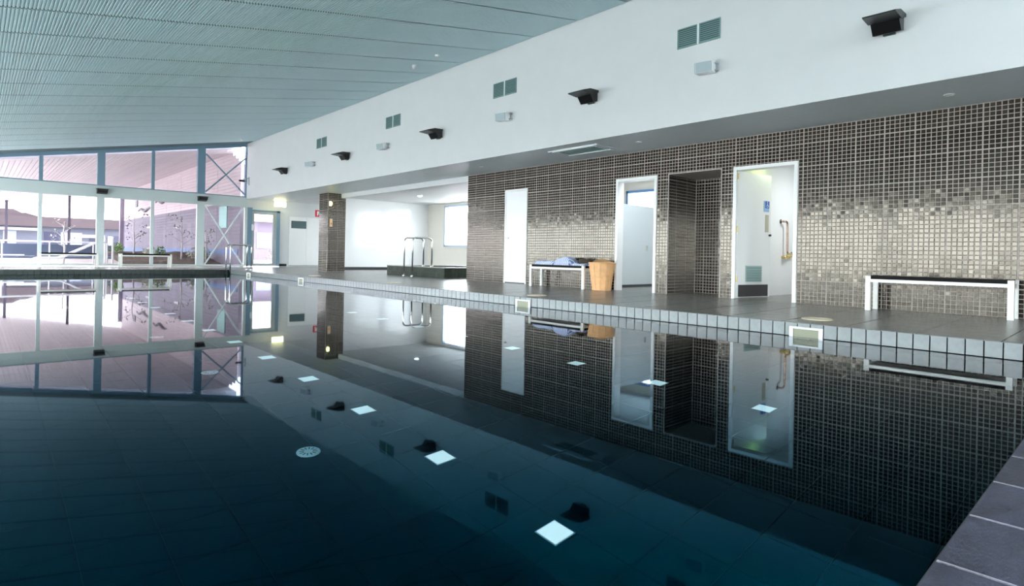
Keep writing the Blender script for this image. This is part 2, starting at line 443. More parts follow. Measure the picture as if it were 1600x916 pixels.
for i, (a, b, c, d) in enumerate(ADDED_SKYL):  # frames and panes of the added skylights
    wn = empty('window_%d' % (40 + i), ((a + b) / 2, (c + d) / 2, ZA + .3), kind='structure'); hx, hy = (b - a) / 2, (d - c) / 2
    mb = MB(); mb.box(-hx, hx, -hy, -hy + .05, -.02, .05).box(-hx, hx, hy - .05, hy, -.02, .05).box(-hx, -hx + .05, -hy + .05, hy - .05, -.02, .05).box(hx - .05, hx, -hy + .05, hy - .05, -.02, .05).box(-.03, .03, -hy + .05, hy - .05, -.02, .05); mb.build('skylight_frame', M_framew, wn)
    mb = MB(); mb.quad((-hx, -hy, .02), (hx, -hy, .02), (hx, hy, .02), (-hx, hy, .02)); mb.build('skylight_pane', M_glass, wn)
# outer wall at XO with windows (y0,y1,z0,z1); last two unseen, added for their light
WO = [(16.4, 18.53, 1.09, 2.69), (7.2, 9.92, 1.2, 2.67), (21.0, 22.4, 1.09, 2.69), (13.6, 16.1, 1.09, 2.69)]
ow = MB(); yy = [YB] + sorted([v for o in WO for v in o[:2]]) + [YE]
for a, b in zip(yy[:-1], yy[1:]):
    op = [o for o in WO if abs(o[0] - a) < 1e-6]
    if op:
        ow.quad((XO, a, ZW), (XO, b, ZW), (XO, b, op[0][2]), (XO, a, op[0][2])); ow.quad((XO, a, op[0][3]), (XO, b, op[0][3]), (XO, b, 3.0), (XO, a, 3.0))
    else: ow.quad((XO, a, ZW), (XO, b, ZW), (XO, b, 3.0), (XO, a, 3.0))
ow.build('wall_outer', mat('cream_paint', (.82, .78, .70), .5), kind='structure')
M_bluef = mat('blue_frame_paint', srgb((105, 150, 200)), .4)
for idx, (a, b, z0, z1) in enumerate(WO):
    wn = empty('window_%d' % (idx + 1), (XO, (a + b) / 2, z0), kind='structure')
    h = (b - a) / 2; mb = MB(); t = .07
    mb.box(-.06, .06, -h, -h + t, 0, z1 - z0).box(-.06, .06, h - t, h, 0, z1 - z0).box(-.06, .06, -h, h, z1 - z0 - t, z1 - z0).box(-.06, .06, -h, h, 0, t)
    mb.build('window_frame', M_bluef if idx == 1 else mat('pale_blue_frame', srgb((190, 208, 228)), .4), wn)
    if idx == 3: mb = MB(); mb.box(-.05, .05, -.03 + .3, .03 + .3, t, z1 - z0 - t); mb.build('mullion', MATS['pale_blue_frame'], wn)
    mb = MB(); mb.quad((0, -h + t, t), (0, h - t, t), (0, h - t, z1 - z0 - t), (0, -h + t, z1 - z0 - t)); mb.build('pane', M_glass, wn)
# dividing walls and ceilings of the rooms behind
rm = MB()
rm.box(XW + .02, XO, YT - .22, YT - .02, ZW, 3.0)          # behind the tiled wall's far end
rm.box(XW + .02, XO, 4.49, 4.70, ZW, 3.0)
rm.box(NX1 + .02, XO, 5.72, 5.80, ZW, 3.0)
rm.box(XW + .02, XO, 2.2, 2.3, ZW, 3.0)
rm.build('wall_rooms', M_gloss, kind='structure')
rc = MB(); rc.box(XW + .02, XO, 5.80, YT - .2, 2.95, 3.0).box(XW + .02, XO, 2.2, 4.5, 2.62, 2.68); rc.build('ceiling_rooms', M_white, kind='structure')
# ---- baseboards
bb = MB(); bb.box(9.25, 13.4, 19.685, 19.70, ZW, ZW + .10); bb.build('baseboard_alcove', M_black, kind='structure')
bb = MB(); bb.box(8.88, 9.16, YE - .015, YE, .2, .30).box(10.72, 11.2, YE - .015, YE, .19, .30); bb.build('baseboard_end', M_black, kind='structure')

# ---- end wall: glazing between posts, white wall on the right
POSTS = [-3.0, 0.0, 3.015, 6.0]
ew = MB()
ew.box(8.86, XO, YE, YE + .12, .1, ZS + .1)
ew.box(7.62, 8.86, YE, YE + .12, 2.37, ZS + .1)
ew.build('wall_end', M_white, kind='structure')
bm_ = MB(); bm_.box(XL, 7.62, YE - .06, YE + .12, 2.44, 2.815); bm_.build('trim_3', M_framew, kind='structure')
wi = 5
def post(x0, x1, z0, z1, m, par): mb = MB(); mb.box(x0, x1, YE - .05, YE + .10, z0, z1); return mb.build('post', m, par)
BAYS = [(-3.0, -.1, -1.5), (.1, 2.91, 1.475), (3.12, 5.88, 4.49), (6.13, 7.53, None)]
for bi, (a, b, mid) in enumerate(BAYS):
    wn = empty('window_%d' % wi, ((a + b) / 2, YE, ze0 := .205), kind='structure'); wi += 1
    cx = (a + b) / 2; ox = lambda v: v - cx
    mb = MB()   # posts of this bay
    mb.box(ox(b), ox(b) + (.21 if bi < 2 else (.25 if bi == 2 else .10)), -.05, .10, 0, 2.44 - ze0); mb.build('lower_post', M_framew, wn)
    mb = MB(); pz = cz(b + .25) + .03 - ze0
    mb.box(ox(b), ox(b) + (.21 if bi < 2 else (.25 if bi == 2 else .05)), -.05, .10, 2.815 - ze0, pz + .02); mb.build('upper_post', M_frame, wn)
    if bi == 0: mb = MB(); mb.box(ox(a) - .05, ox(a) + .05, -.05, .10, 0, cz(a) - ze0); mb.build('upper_post', M_frame, wn)
    mb = MB(); mb.box(ox(a), ox(b), -.03, .05, 0, .055); mb.build('sill_rail', M_framew, wn)
    if mid is not None:
        mb = MB(); mb.box(ox(mid) - .05, ox(mid) + .05, -.03, .05, .055, 2.44 - ze0); mb.build('lower_mullion', M_framew, wn)
        mb = MB(); mb.box(ox(mid) - .05, ox(mid) + .05, -.03, .05, 2.815 - ze0, cz(mid) - ze0 - .02); mb.build('upper_mullion', M_frame, wn)
    # head rail following the ceiling
    mb = MB(); z = lambda x, d: cz(x) - ze0 - d + (0 if d > .03 else .10)
    mb.prism([(ox(a), z(a, .115)), (ox(b), z(b, .115)), (ox(b), z(b, .02)), (ox(a), z(a, .02))], 'y', -.05, .06); mb.build('head_rail', M_frame, wn)
    mb = MB(); mb.box(ox(a), ox(b), -.02, .04, 2.80 - ze0, 2.85 - ze0); mb.build('transom', M_frame, wn)
    mb = MB(); mb.quad((ox(a), .01, .05), (ox(b), .01, .05), (ox(b), .01, 2.44 - ze0), (ox(a), .01, 2.44 - ze0)); mb.build('lower_pane', M_glassend, wn)
    mb = MB(); mb.poly([(ox(a), .01, 2.815 - ze0), (ox(b), .01, 2.815 - ze0), (ox(b), .01, z(b, .05)), (ox(a), .01, z(a, .05))]); mb.build('upper_pane', M_glassend, wn)
    if bi == 3:   # cross braces
        zt, zb = cz(6.8) - .42 - ze0, 2.90 - ze0
        for (p, q) in (((ox(6.13), -.09, zt - .02), (ox(7.5), -.09, zb)), ((ox(7.53), -.09, zt + .02), (ox(6.13), -.09, zb))):
            mb = MB(); mb.tube([p, q], .028, 8); mb.build('brace', M_frame, wn)
        for (p, q) in (((ox(6.13), -.09, 2.42 - ze0), (ox(7.45), -.09, .06)), ((ox(7.45), -.09, 2.42 - ze0), (ox(6.15), -.09, .06))):
            mb = MB(); mb.tube([p, q], .028, 8); mb.build('brace', M_framew, wn)
# glazed door beside the bulkhead
dr = empty('door_4', (8.3, YE, .205), kind='structure')
mb = MB(); mb.box(-.68, -.50, -.05, .10, 0, 2.24).box(.44, .56, -.05, .10, 0, 2.165).box(-.5, .56, -.05, .10, 2.10, 2.165); mb.build('door_frame', M_frame, dr)
mb = MB(); mb.box(-.50, -.41, -.02, .05, .0, 2.10).box(.30, .44, -.02, .05, 0, 2.10).box(-.41, .30, -.02, .05, 2.0, 2.10).box(-.41, .30, -.02, .05, 0, .10); mb.build('door_leaf', mat('grey_door_frame', srgb((172, 180, 182)), .4), dr)
mb = MB(); mb.quad((-.41, .01, .1), (.30, .01, .1), (.30, .01, 2.0), (-.41, .01, 2.0)); mb.build('pane', M_glassend, dr)
mb = MB(); mb.box(-.52, -.44, -.07, -.02, 1.36, 1.60); mb.build('lock_plate', M_whitep, dr)

# ---- walls that the camera does not face: glazed like the end wall
def glazed_wall(name, p0, p1, top, n, upper, lower=True):
    global wi
    p0, p1 = Vector(p0), Vector(p1); d = (p1 - p0); Ln = d.length; ang = math.atan2(d.y, d.x)
    base = .205
    wall = empty(name, (p0.x, p0.y, base), ang, kind='structure')
    b = Ln / n
    mb = MB()
    for i in range(n + 1): mb.box(i * b - .1, i * b + .1, -.08, .08, 0, top(i / n) - base)
    mb.build('wall_posts', M_framew, wall)
    mb = MB(); mb.box(0, Ln, -.07, .07, 2.44 - base, 2.82 - base); mb.build('wall_beam', M_framew, wall)
    if upper < 1:
        tu = 1 - upper if upper else 1
        mb = MB(); mb.poly([(0, 0, 2.8 - base), (Ln * tu, 0, 2.8 - base), (Ln * tu, 0, top(tu) - base), (0, 0, top(0) - base)]); mb.build('upper_wall', M_soffit, wall)
    if not lower: mb = MB(); mb.box(0, Ln, -.05, .05, 0, 2.5 - base); mb.build('lower_wall', M_white, wall)
    for i in range(n):
        wn = empty('window_%d' % wi, (0, 0, 0), 0, kind='structure'); wi += 1; wn.parent = wall
        wn.location = ((i + .5) * b, 0, 0)
        mb = MB()
        if lower: mb.box(-b / 2 + .1, b / 2 - .1, -.04, .04, 0, .06).box(-.04, .04, -.04, .04, .06, 2.44 - base); mb.build('window_frame', M_framew, wn)
        mb = MB()
        if lower: mb.quad((-b / 2 + .1, 0, .06), (b / 2 - .1, 0, .06), (b / 2 - .1, 0, 2.44 - base), (-b / 2 + .1, 0, 2.44 - base)); mb.build('lower_pane', M_glass, wn)
        if upper and (i + .5) / n > 1 - upper:
            t0, t1 = top(i / n) - base, top((i + 1) / n) - base
            mb = MB(); mb.poly([(-b / 2 + .1, 0, 2.82 - base), (b / 2 - .1, 0, 2.82 - base), (b / 2 - .1, 0, t1), (-b / 2 + .1, 0, t0)]); mb.build('upper_pane', M_glass, wn)
glazed_wall('wall_left', (XL, YB, 0), (XL, YE, 0), lambda t: cz(XL) + .02, 9, False)
glazed_wall('wall_near', (XL, YB, 0), (XB, YB, 0), lambda t: cz(XL + t * (XB - XL)) + .02, 4, .25, False)
nw = MB(); nw.quad((XB, YB, 0), (XO, YB, 0), (XO, YB, 3), (XB, YB, 3)); nw.build('wall_near_right', M_white, kind='structure')

# ---- pillar with mosaic
pl = MB(); pl.box(8.50, 9.13, 18.20, 18.85, ZW - .02, ZS + .02); pil = pl.build('wall_pillar', M_grout, kind='structure')
sheets(8.505, 9.125, ZW, ZS, 8.505, 2.519 - 10 * PZ, [], lambda u, z, t: (u, 18.20 - t, z), pil)
sheets(18.205, 18.845, ZW, ZS, 18.205, 2.519 - 10 * PZ, [], lambda u, z, t: (8.50 - t, u, z), pil)

# ================================================================ doors in the tiled wall
def door_frame(name, o, wd=.055, jamb=.16):
    y0, y1, zt = o; b = ZW
    d = empty(name, (XW, (y0 + y1) / 2, b), kind='structure'); h = (y1 - y0) / 2; H = zt - b
    mb = MB()
    mb.box(-.022, jamb, -h, -h + wd, 0, H).box(-.022, jamb, h - wd, h, 0, H).box(-.022, jamb, -h + wd, h - wd, H - wd, H)
    mb.build('door_frame', M_doorw, d, bevel=.003); return d, h, H
d1, h, H = door_frame('door_1', OPEN[0], .035)
mb = MB(); mb.box(-.012, .03, -h + .039, h - .039, .022, H - .039); lf = mb.build('door_leaf', M_doorw, d1)
mb = MB(); mb.box(-.020, -.012, h - .115, h - .075, 1.0, 1.05).tube([(-.02, h - .095, 1.02), (-.055, h - .095, 1.02), (-.06, h - .11, 1.02), (-.06, h - .21, 1.02)], .010, 8); mb.build('door_handle', M_steel, lf)
mb = MB(); mb.box(-.006, .03, -h + .035, h - .035, 0, .020); mb.build('threshold', M_black, d1)
d2, h, H = door_frame('door_2', OPEN[1])
d3, h, H = door_frame('door_3', OPEN[3])
# open leaf of door_3, hinged at the far jamb
hx, hy = .03, h - .06; th = math.radians(80); lw = .885
leaf = empty('door_leaf', (hx, hy, .012)); leaf.parent = d3; leaf.rotation_euler = (0, 0, -math.pi / 2 + th)   # local x runs along the leaf
mb = MB(); mb.box(0, lw, 0, .04, 0, H - .075); lp = mb.build('door_panel', M_doorw, leaf, bevel=.002)
mb = MB(); mb.box(.22, .66, -.006, .0, .25, .52); mb.build('vent_frame', mat('vent_frame_pale', srgb((190, 205, 200)), .4), leaf)
mb = MB()
for i in range(9): mb.prism([(-.016, .262 + i * .028), (-.004, .276 + i * .028), (-.004, .284 + i * .028), (-.016, .270 + i * .028)], 'x', .24, .64)
mb.build('vent_slats', M_vent, leaf, kind='stuff')
mb = MB(); mb.box(.05, .83, -.006, 0, .012, .205); mb.build('kick_plate', mat('dark_kick_plate', (.035, .032, .035), .35), leaf)
mb = MB(); mb.box(.735, .815, -.008, 0, 1.08, 1.37); mb.build('push_plate', mat('brushed_plate', srgb((190, 186, 165)), .3, metal=.6), leaf)
mb = MB(); mb.tube([(.845, 0, 1.03), (.845, -.035, 1.03)], .018, 10); mb.build('thumb_turn', M_black, leaf)
mb = MB(); mb.box(.685, .83, -.005, 0, 1.42, 1.60); sg = mb.build('door_sign', mat('sign_pale_blue', srgb((150, 185, 220)), .4), leaf)
mb = MB(); mb.box(.72, .83, -.008, -.005, 1.48, 1.60); mb.build('sign_field', mat('sign_blue', srgb((40, 100, 185)), .4), sg)
mb = MB(); mb.lathe([(.010, 0), (.010, .002)], 10, (0, 0, 0)); mb.v = [(.775 + x, -.008 - z, 1.582 + y) for x, y, z in mb.v]
mb.bar((.775, -.009, 1.57), (.775, -.009, 1.525), .010, .003, (0, 1, 0)).bar((.775, -.009, 1.53), (.80, -.009, 1.525), .008, .003, (0, 1, 0)).bar((.80, -.009, 1.527), (.808, -.009, 1.50), .008, .003, (0, 1, 0))
ring = [(.772 + .020 * math.cos(a), -.009, 1.515 + .020 * math.sin(a)) for a in [math.radians(q) for q in range(100, 340, 24)]]
mb.tube(ring, .003, 5); mb.build('sign_symbol', M_whitep, sg)
for z in (.25, 1.05, 1.9):
    mb = MB(); mb.tube([(-.005, -.006, z), (-.005, -.006, z + .10)], .009, 8); mb.build('hinge', mat('brass_hinge', srgb((205, 180, 110)), .35, metal=.8), leaf)
# modesty panel in the room behind door_2
mp = empty('privacy_panel', (10.9, 7.5, ZW), label='tall pale frosted privacy panel standing just inside the doorway with the blue window', cat='panel')
mb = MB(); mb.box(-1.05, 1.6, -.02, .02, .03, 1.76); mb.build('panel_board', mat('frosted_panel', srgb((205, 214, 216)), .35), mp)
mb = MB(); mb.box(-1.02, 1.6, -.022, .022, 0, .05); mb.build('panel_plinth', mat('dark_plinth', (.04, .045, .05), .5), mp)
mb = MB(); mb.box(-.02, .02, -.045, -.02, .78, .90); mb.build('panel_latch', M_steel, mp)
# grab rail and tap inside door_3's room (wall face at y = 4.49)
gr = empty('grab_rail', (10.75, 4.49, 1.25), label='bent steel grab rail fixed to the white wall inside the sign door room', cat='rail')
mb = MB(); mb.tube(arc_path([(-.05, -.0, .25), (-.05, -.07, .25), (.08, -.07, .25), (.10, -.07, -.33), (.45, -.07, -.33), (.45, 0, -.33)], .06, 5), .018, 10)
mb.build('rail_tube', mat('warm_steel', (.62, .42, .33), .22, metal=1), gr, smooth=True)  # coppery reflection put into the base colour of the stainless rail
for p in ((-.05, .25), (.45, -.33)):
    mb = MB(); mb.lathe([(.04, 0), (.04, .012)], 14); mb.v = [(p[0] + x, -z, p[1] + y) for x, y, z in mb.v]; mb.build('rail_flange', mat('dark_steel', (.2, .2, .22), .3, metal=1), gr)
tp = empty('wall_tap', (10.87, 4.49, .86), label='small brass wall tap below the bent grab rail', cat='tap')
M_brass = mat('brass', (.80, .62, .25), .25, metal=1)
mb = MB(); mb.tube([(-.08, 0, 0), (-.08, -.05, 0)], .022, 10).tube([(.10, 0, .0), (.10, -.05, 0)], .022, 10).tube([(-.10, -.05, 0), (.12, -.05, 0)], .020, 10); mb.build('tap_body', M_brass, tp, smooth=True)
mb = MB(); mb.tube(arc_path([(.0, -.05, 0), (0, -.05, .05), (0, -.13, .06), (0, -.14, .0)], .03, 4), .012, 8); mb.build('tap_spout', M_brass, tp, smooth=True)
for s in (-.08, .10):
    mb = MB(); mb.bar((s, -.075, -.03), (s, -.075, .03), .014).bar((s - .03, -.075, 0), (s + .03, -.075, 0), .014); mb.build('tap_handle', M_brass, tp)

# room lamps
def ceil_lamp(loc, name, label, col, strength, r=.16):
    e = empty(name, loc, label=label, cat='lamp')
    mb = MB(); mb.lathe([(r, 0), (r, -.03), (r * .9, -.035)], 20, cap0=True, cap1=False); mb.build('lamp_rim', M_whitep, e)
    mb = MB(); mb.lathe([(.001, -.06), (r * .5, -.055), (r * .9, -.035)], 20, cap0=True, cap1=False); mb.build('diffuser', mat('lamp_glow_%d' % int(strength), (.8, .8, .8), .5, emit=col, estr=strength), e)
    return e
ceil_lamp((9.75, 4.22, 2.62), 'ceiling_lamp', 'round greenish yellow lamp on the ceiling above the open sign door', (.72, 1.0, .22), 24, .12)
ceil_lamp((10.9, 3.3, 2.62), 'ceiling_lamp', 'round cool white lamp deeper inside the sign door room', (.92, .97, 1.0), 80, .22)
ceil_lamp((10.3, 6.6, 2.95), 'ceiling_lamp', 'round white lamp on the ceiling of the blue window room', (.85, .92, 1.0), 40, .2)

ceil_lamp((11.0, 16.6, ZA), 'ceiling_lamp', 'small white lamp on the alcove ceiling above the spa', (.95, .98, 1.0), 9, .09)
for k, (x, y) in enumerate(((12.3, 14.3), (13.0, 15.0))):  # light panels added out of view to brighten the alcove
    e = empty('ceiling_light_panel', (x, y, ZA), label=['bright rectangular ceiling light over the spa, nearer the tiled wall', 'bright rectangular ceiling light over the spa, nearer the alcove window'][k], cat='lamp', group='alcove light panels')
    mb = MB(); mb.box(-.32, .32, -.62, .62, -.03, 0); mb.build('panel_housing', M_whitep, e)
    mb = MB(); mb.box(-.29, .29, -.59, .59, -.04, -.03); mb.build('diffuser', mat('panel_glow', (.8, .8, .8), .5, emit=(1.0, .98, .95), estr=3), e)
# ================================================================ fixtures on the bulkhead
ORD = ['nearest the camera', 'second from the camera', 'third from the camera', 'farthest from the camera']
def vent():
    e = empty('air_vent')
    mb = MB(); W, Hh = .335, .145
    mb.box(-.004, 0, -W, W, -Hh, Hh); mb.build('backing', M_ventd, e)
    mb = MB(); mb.box(-.016, -.002, -.012, .012, -Hh, Hh); mb.build('divider', M_whitep, e)
    for s in (-1, 1):
        y0, y1 = (.012, W) if s > 0 else (-W, -.012)
        mb = MB(); t = .016
        mb.box(-.014, -.002, y0, y0 + t, -Hh, Hh).box(-.014, -.002, y1 - t, y1, -Hh, Hh).box(-.014, -.002, y0 + t, y1 - t, Hh - t, Hh).box(-.014, -.002, y0 + t, y1 - t, -Hh, -Hh + t)
        mb.build('grille_frame', M_vent, e)
        for i in range(9):
            z = -Hh + .027 + i * .0285
            mb = MB(); mb.prism([(-.004, z - .004), (-.015, z - .014), (-.016, z - .006), (-.004, z + .006)], 'y', y0 + t, y1 - t); mb.build('slat', M_vent, e)
    return e
v0 = vent()
for i, y in enumerate((4.383, 8.528, 12.66, 16.70)):
    o = v0 if i == 0 else copy_tree(v0)
    o.location = (XB, y, 4.005 if i == 0 else 4.05)
    tag(o, 'twin grey-green louvred vent high on the white bulkhead, ' + ORD[i], 'vent', 'twin vents along the bulkhead')
def floodlight():
    e = empty('wall_floodlight')
    mb = MB(); mb.prism([(-.02, .05), (-.22, .04), (-.21, -.02), (-.12, -.13), (-.02, -.10)], 'y', -.14, .14); mb.build('housing', M_black, e, bevel=.004)
    mb = MB(); mb.prism([(-.02, .075), (-.23, .068), (-.42, .008), (-.42, -.006), (-.21, -.022), (-.02, .04)], 'y', -.16, .16); mb.build('visor', M_black, e)
    mb = MB(); mb.box(-.035, 0, -.06, .06, -.12, .05); mb.build('mounting_bracket', mat('dark_green_bracket', (.03, .06, .055), .4), e)
    return e
f0 = floodlight()
ORD5 = ['nearest the camera', 'second from the camera', 'third from the camera', 'fourth from the camera', 'last before the window wall']
for i, y in enumerate((2.0, 6.33, 10.70, 15.03, 19.36)):
    o = f0 if i == 0 else copy_tree(f0)
    o.location = (XB, y, 3.47)
    tag(o, 'black wedge-shaped fixture with visor on the white bulkhead, ' + ORD5[i], 'wall light', 'black wedge fixtures along the bulkhead')
def speaker():
    e = empty('wall_speaker')
    mb = MB(); mb.prism([(-.06, -.085), (-.06, .085), (-.21, .075), (-.21, -.075)], 'y', -.10, .14); mb.build('cabinet', M_whitep, e, bevel=.006)
    mb = MB(); mb.box(-.205, -.065, .14, .150, -.07, .07); mb.build('grille', M_greyg, e)
    mb = MB(); mb.box(-.222, -.209, -.09, .13, -.068, .068); mb.build('grille', M_greyg, e)
    mb = MB(); mb.tube(arc_path([(0, -.12, .05), (-.10, -.13, .05), (-.10, -.10, .05)], .03, 3), .012, 6).tube(arc_path([(0, -.12, -.05), (-.10, -.13, -.05), (-.10, -.10, -.05)], .03, 3), .012, 6).box(-.012, 0, -.16, -.08, -.08, .08); mb.build('bracket', M_greyg, e)
    return e
s0 = speaker(); s0.rotation_euler = (0, math.radians(-8), math.radians(12))
for i, y in enumerate((4.2, 8.43, 12.95, 17.25)):
    o = s0 if i == 0 else copy_tree(s0)
    o.location = (XB, y, 3.47)
    tag(o, 'small white boxy speaker with grey grille below the vent ' + ORD[i], 'speaker', 'white speakers along the bulkhead')
# two black boxes on the beam of the window wall
for x, lab in ((3.03, 'small black box on the window wall beam at the middle glazing post'), (6.02, 'small black box on the beam beside the cross-braced window')):
    e = empty('beam_box', (x, YE - .06, 2.62), label=lab, cat='wall light', group='black boxes on the window beam')
    mb = MB(); mb.prism([(0, .065), (-.26, .075), (-.26, .03), (-.20, -.03), (-.05, -.07), (0, -.07)], 'x', -.14, .14); mb.v = [(a, b, c) for a, b, c in mb.v]; mb.build('housing', M_black, e)
    mb = MB(); mb.box(-.16, .16, -.28, 0, .072, .088); mb.build('visor', M_black, e)
# ceiling sensors
for (x, y, r, lab) in ((6.557, 10.2, .045, 'white dome sensor on the ribbed ceiling, lower of the close pair'), (6.524, 9.35, .05, 'white flat sensor on the ribbed ceiling, upper of the close pair'), (6.75, 21.3, .05, 'white dome sensor on the ceiling close to the window wall')):
    e = empty('ceiling_sensor', (x, y, cz(x) - .018), label=lab, cat='sensor')
    mb = MB(); mb.lathe([(r, .02), (r, -.02)], 16); mb.build('base', M_whitep, e)
    mb = MB(); k = .03 if 'flat' in lab else .07
    mb.lathe([(r * .85, -.02), (r * .8, -.02 - k * .6), (r * .4, -.02 - k)], 16); mb.build('dome', M_whitep, e)
# soffit: air-conditioning cassette and downlights
ac = empty('ceiling_cassette', (8.14, 7.02, ZS), label='shallow square air-conditioning cassette flush in the soffit above the bench wall', cat='air conditioner')
mb = MB(); mb.box(-.29, .29, -.58, .58, -.018, 0); mb.build('cassette_panel', M_soffit, ac)
mb = MB(); mb.box(-.27, -.20, -.50, .50, -.028, -.018); mb.build('outlet_flap', M_whitep, ac)
mb = MB(); mb.box(.20, .27, -.50, .50, -.028, -.018); mb.build('outlet_flap', M_soffit, ac)
mb = MB()
for i in range(9): mb.box(-.15 + i * .033, -.13 + i * .033, -.42, .42, -.022, -.018)
mb.build('intake_grille', M_vent, ac, kind='stuff')
for (x, y, lab) in ((8.214, 5.83, 'round recessed downlight in the soffit above the niche'), (8.27, 1.576, 'round recessed downlight in the soffit above the long bare bench'), (8.24, 10.0, 'round recessed downlight in the soffit above the closed white door'), (8.16, 14.4, 'round recessed downlight in the soffit beyond the tiled wall, nearer the pillar'), (8.13, 12.0, 'round recessed downlight in the soffit just past the tiled wall end')):
    e = empty('downlight', (x, y, ZS), label=lab, cat='downlight')
    mb = MB(); mb.lathe([(.055, 0), (.055, -.008), (.042, -.008), (.036, -.001)], 20, cap1=False); mb.build('rim', M_whitep, e)
    mb = MB(); mb.lathe([(.0365, -.0015), (.001, -.0015)], 20, cap0=False, cap1=False); mb.build('lens', mat('lens_glass', (.75, .78, .8), .15), e)
# exit sign box under the soffit by the end wall
ex = empty('exit_sign', (8.62, 22.6, ZS), label='glowing pale yellow sign box hanging under the soffit near the glazed door', cat='sign')
mb = MB(); mb.box(-.03, .03, -.02, .02, -.05, 0); mb.build('hanger', M_whitep, ex)
mb = MB(); mb.box(-.21, .21, -.035, .035, -.24, -.05); mb.build('light_box', mat('sign_glow', (.8, .8, .7), .5, emit=(1.0, .92, .42), estr=5), ex)
# cctv on the bulkhead end
cc = empty('security_camera', (XB, 22.95, 3.40), label='small black security camera on a white arm beside the cross-braced window', cat='camera')
mb = MB(); mb.tube([(0, 0, .12), (-.16, 0, .10), (-.2, 0, .0)], .018, 8).tube([(0, 0, -.1), (-.12, 0, -.04), (-.2, 0, 0)], .012, 8).box(-.02, 0, -.05, .05, -.15, .17); mb.build('arm', M_greyg, cc)
mb = MB(); mb.box(-.36, -.16, -.04, .04, -.035, .035); mb.build('body', M_black, cc, bevel=.005)
# fire sign, service doors, pillar fittings
fs = empty('fire_sign', (10.44, YE - .002, 2.39), label='small red sign with white hose symbol high on the white end wall', cat='sign')
mb = MB(); mb.box(-.13, .13, -.006, 0, -.14, .14); mb.build('plate', mat('sign_red', srgb((205, 35, 50)), .4), fs)
mb = MB(); mb.box(-.05, .04, -.009, -.006, .0, .09).box(-.05, -.01, -.009, -.006, -.09, .0).box(.01, .05, -.009, -.006, -.05, .05); mb.build('symbol', M_whitep, fs)
sd = empty('door_5', (9.95, YE, .21), kind='structure')
mb = MB(); mb.box(-.74, .73, -.012, 0, 0, 2.02); mb.build('door_frame', M_white, sd)
for nme, a, b in (('door_leaf', -.70, .0), ('door_leaf', .008, .70)):
    mb = MB(); mb.box(a, b, -.026, -.010, .03, 1.98); mb.build(nme, M_doorw, sd)
mb = MB(); mb.box(-.70, .70, -.02, -.012, 0, .028); mb.build('threshold', mat('grey_sill', (.35, .36, .38), .5), sd)
vp = MB(); vp.box(-.63, -.02, -.034, -.026, 1.52, 1.82); vpo = vp.build('door_vent', M_ventd, sd)
mb = MB()
for i in range(8): mb.prism([(-.046, 1.532 + i * .034), (-.034, 1.552 + i * .034), (-.034, 1.562 + i * .034), (-.046, 1.544 + i * .034)], 'x', -.61, -.04)
mb.build('vent_slats', mat('vent_slate', srgb((95, 118, 122)), .5), vpo, kind='stuff')
pl_ = empty('pillar_lamp', (8.56, 18.19, 2.39), label='small yellow-green glowing lamp high on the tiled pillar', cat='lamp')
mb = MB(); mb.box(-.03, .05, -.03, 0, -.08, .08); mb.build('back_plate', M_whitep, pl_)
mb = MB(); mb.lathe([(.03, -.06), (.045, -.02), (.045, .02), (.03, .06)], 12); mb.v = [(x + .01, y - .05, z) for x, y, z in mb.v]; mb.build('globe', mat('lamp_yellow', (.8, .8, .3), .5, emit=(.95, .95, .25), estr=9), pl_)
cp = empty('call_plate', (8.612, 18.192, 1.765), label='narrow pale orange plate on the tiled pillar below the lamp', cat='plate')
mb = MB(); mb.box(-.045, .045, -.015, 0, -.13, .13); mb.build('plate', mat('pale_orange', srgb((240, 205, 165)), .4), cp)
mb = MB(); mb.box(-.02, .02, -.022, -.015, -.06, .0); mb.build('button', mat('button_orange', srgb((225, 120, 50)), .4), cp)

# ================================================================ pool fittings
for i, y in enumerate(SKIM):
    lab = ['white skimmer mouth in the pool edge tiles, largest, nearest the bare bench', 'white skimmer mouth in the pool edge tiles in front of the towel bench', 'white skimmer mouth in the pool edge tiles, second from the far ladder', 'white skimmer mouth in the pool edge tiles, right beside the far ladder'][i]
    e = empty('skimmer_mouth', (XD - .004, y, .0), label=lab, cat='skimmer', group='skimmers along the pool edge')
    W, Hh, t = .164, .104, .040
    mb = MB(); mb.box(-.018, 0, -W, -W + t, -Hh, Hh).box(-.018, 0, W - t, W, -Hh, Hh).box(-.018, 0, -W + t, W - t, Hh - .022, Hh).box(-.018, 0, -W + t, W - t, -Hh, -Hh + .026); mb.build('frame', M_whitep, e, bevel=.003)
    mb = MB(); a, b = W - t, Hh - .024
    mb.quad((-.0085, -a, -b), (-.0085, a, -b), (-.0085, a, b), (-.0085, -a, b)); mb.build('throat', mat('skimmer_throat', srgb((120, 122, 95)), .35), e)
    mb = MB(); mb.prism([(-.009, -a), (-.012, -a), (-.0165, a * .2), (-.009, a)], 'z', -.01, .0); mb.v = [(x, -yy_, z) for x, yy_, z in mb.v]
    mb.box(-.014, -.009, -a, a, -.06, -.03); mb.build('weir_flap', mat('weir_green', srgb((52, 66, 60)), .4), e)
M_lid = mat('cream_lid', srgb((212, 200, 172)), .4)
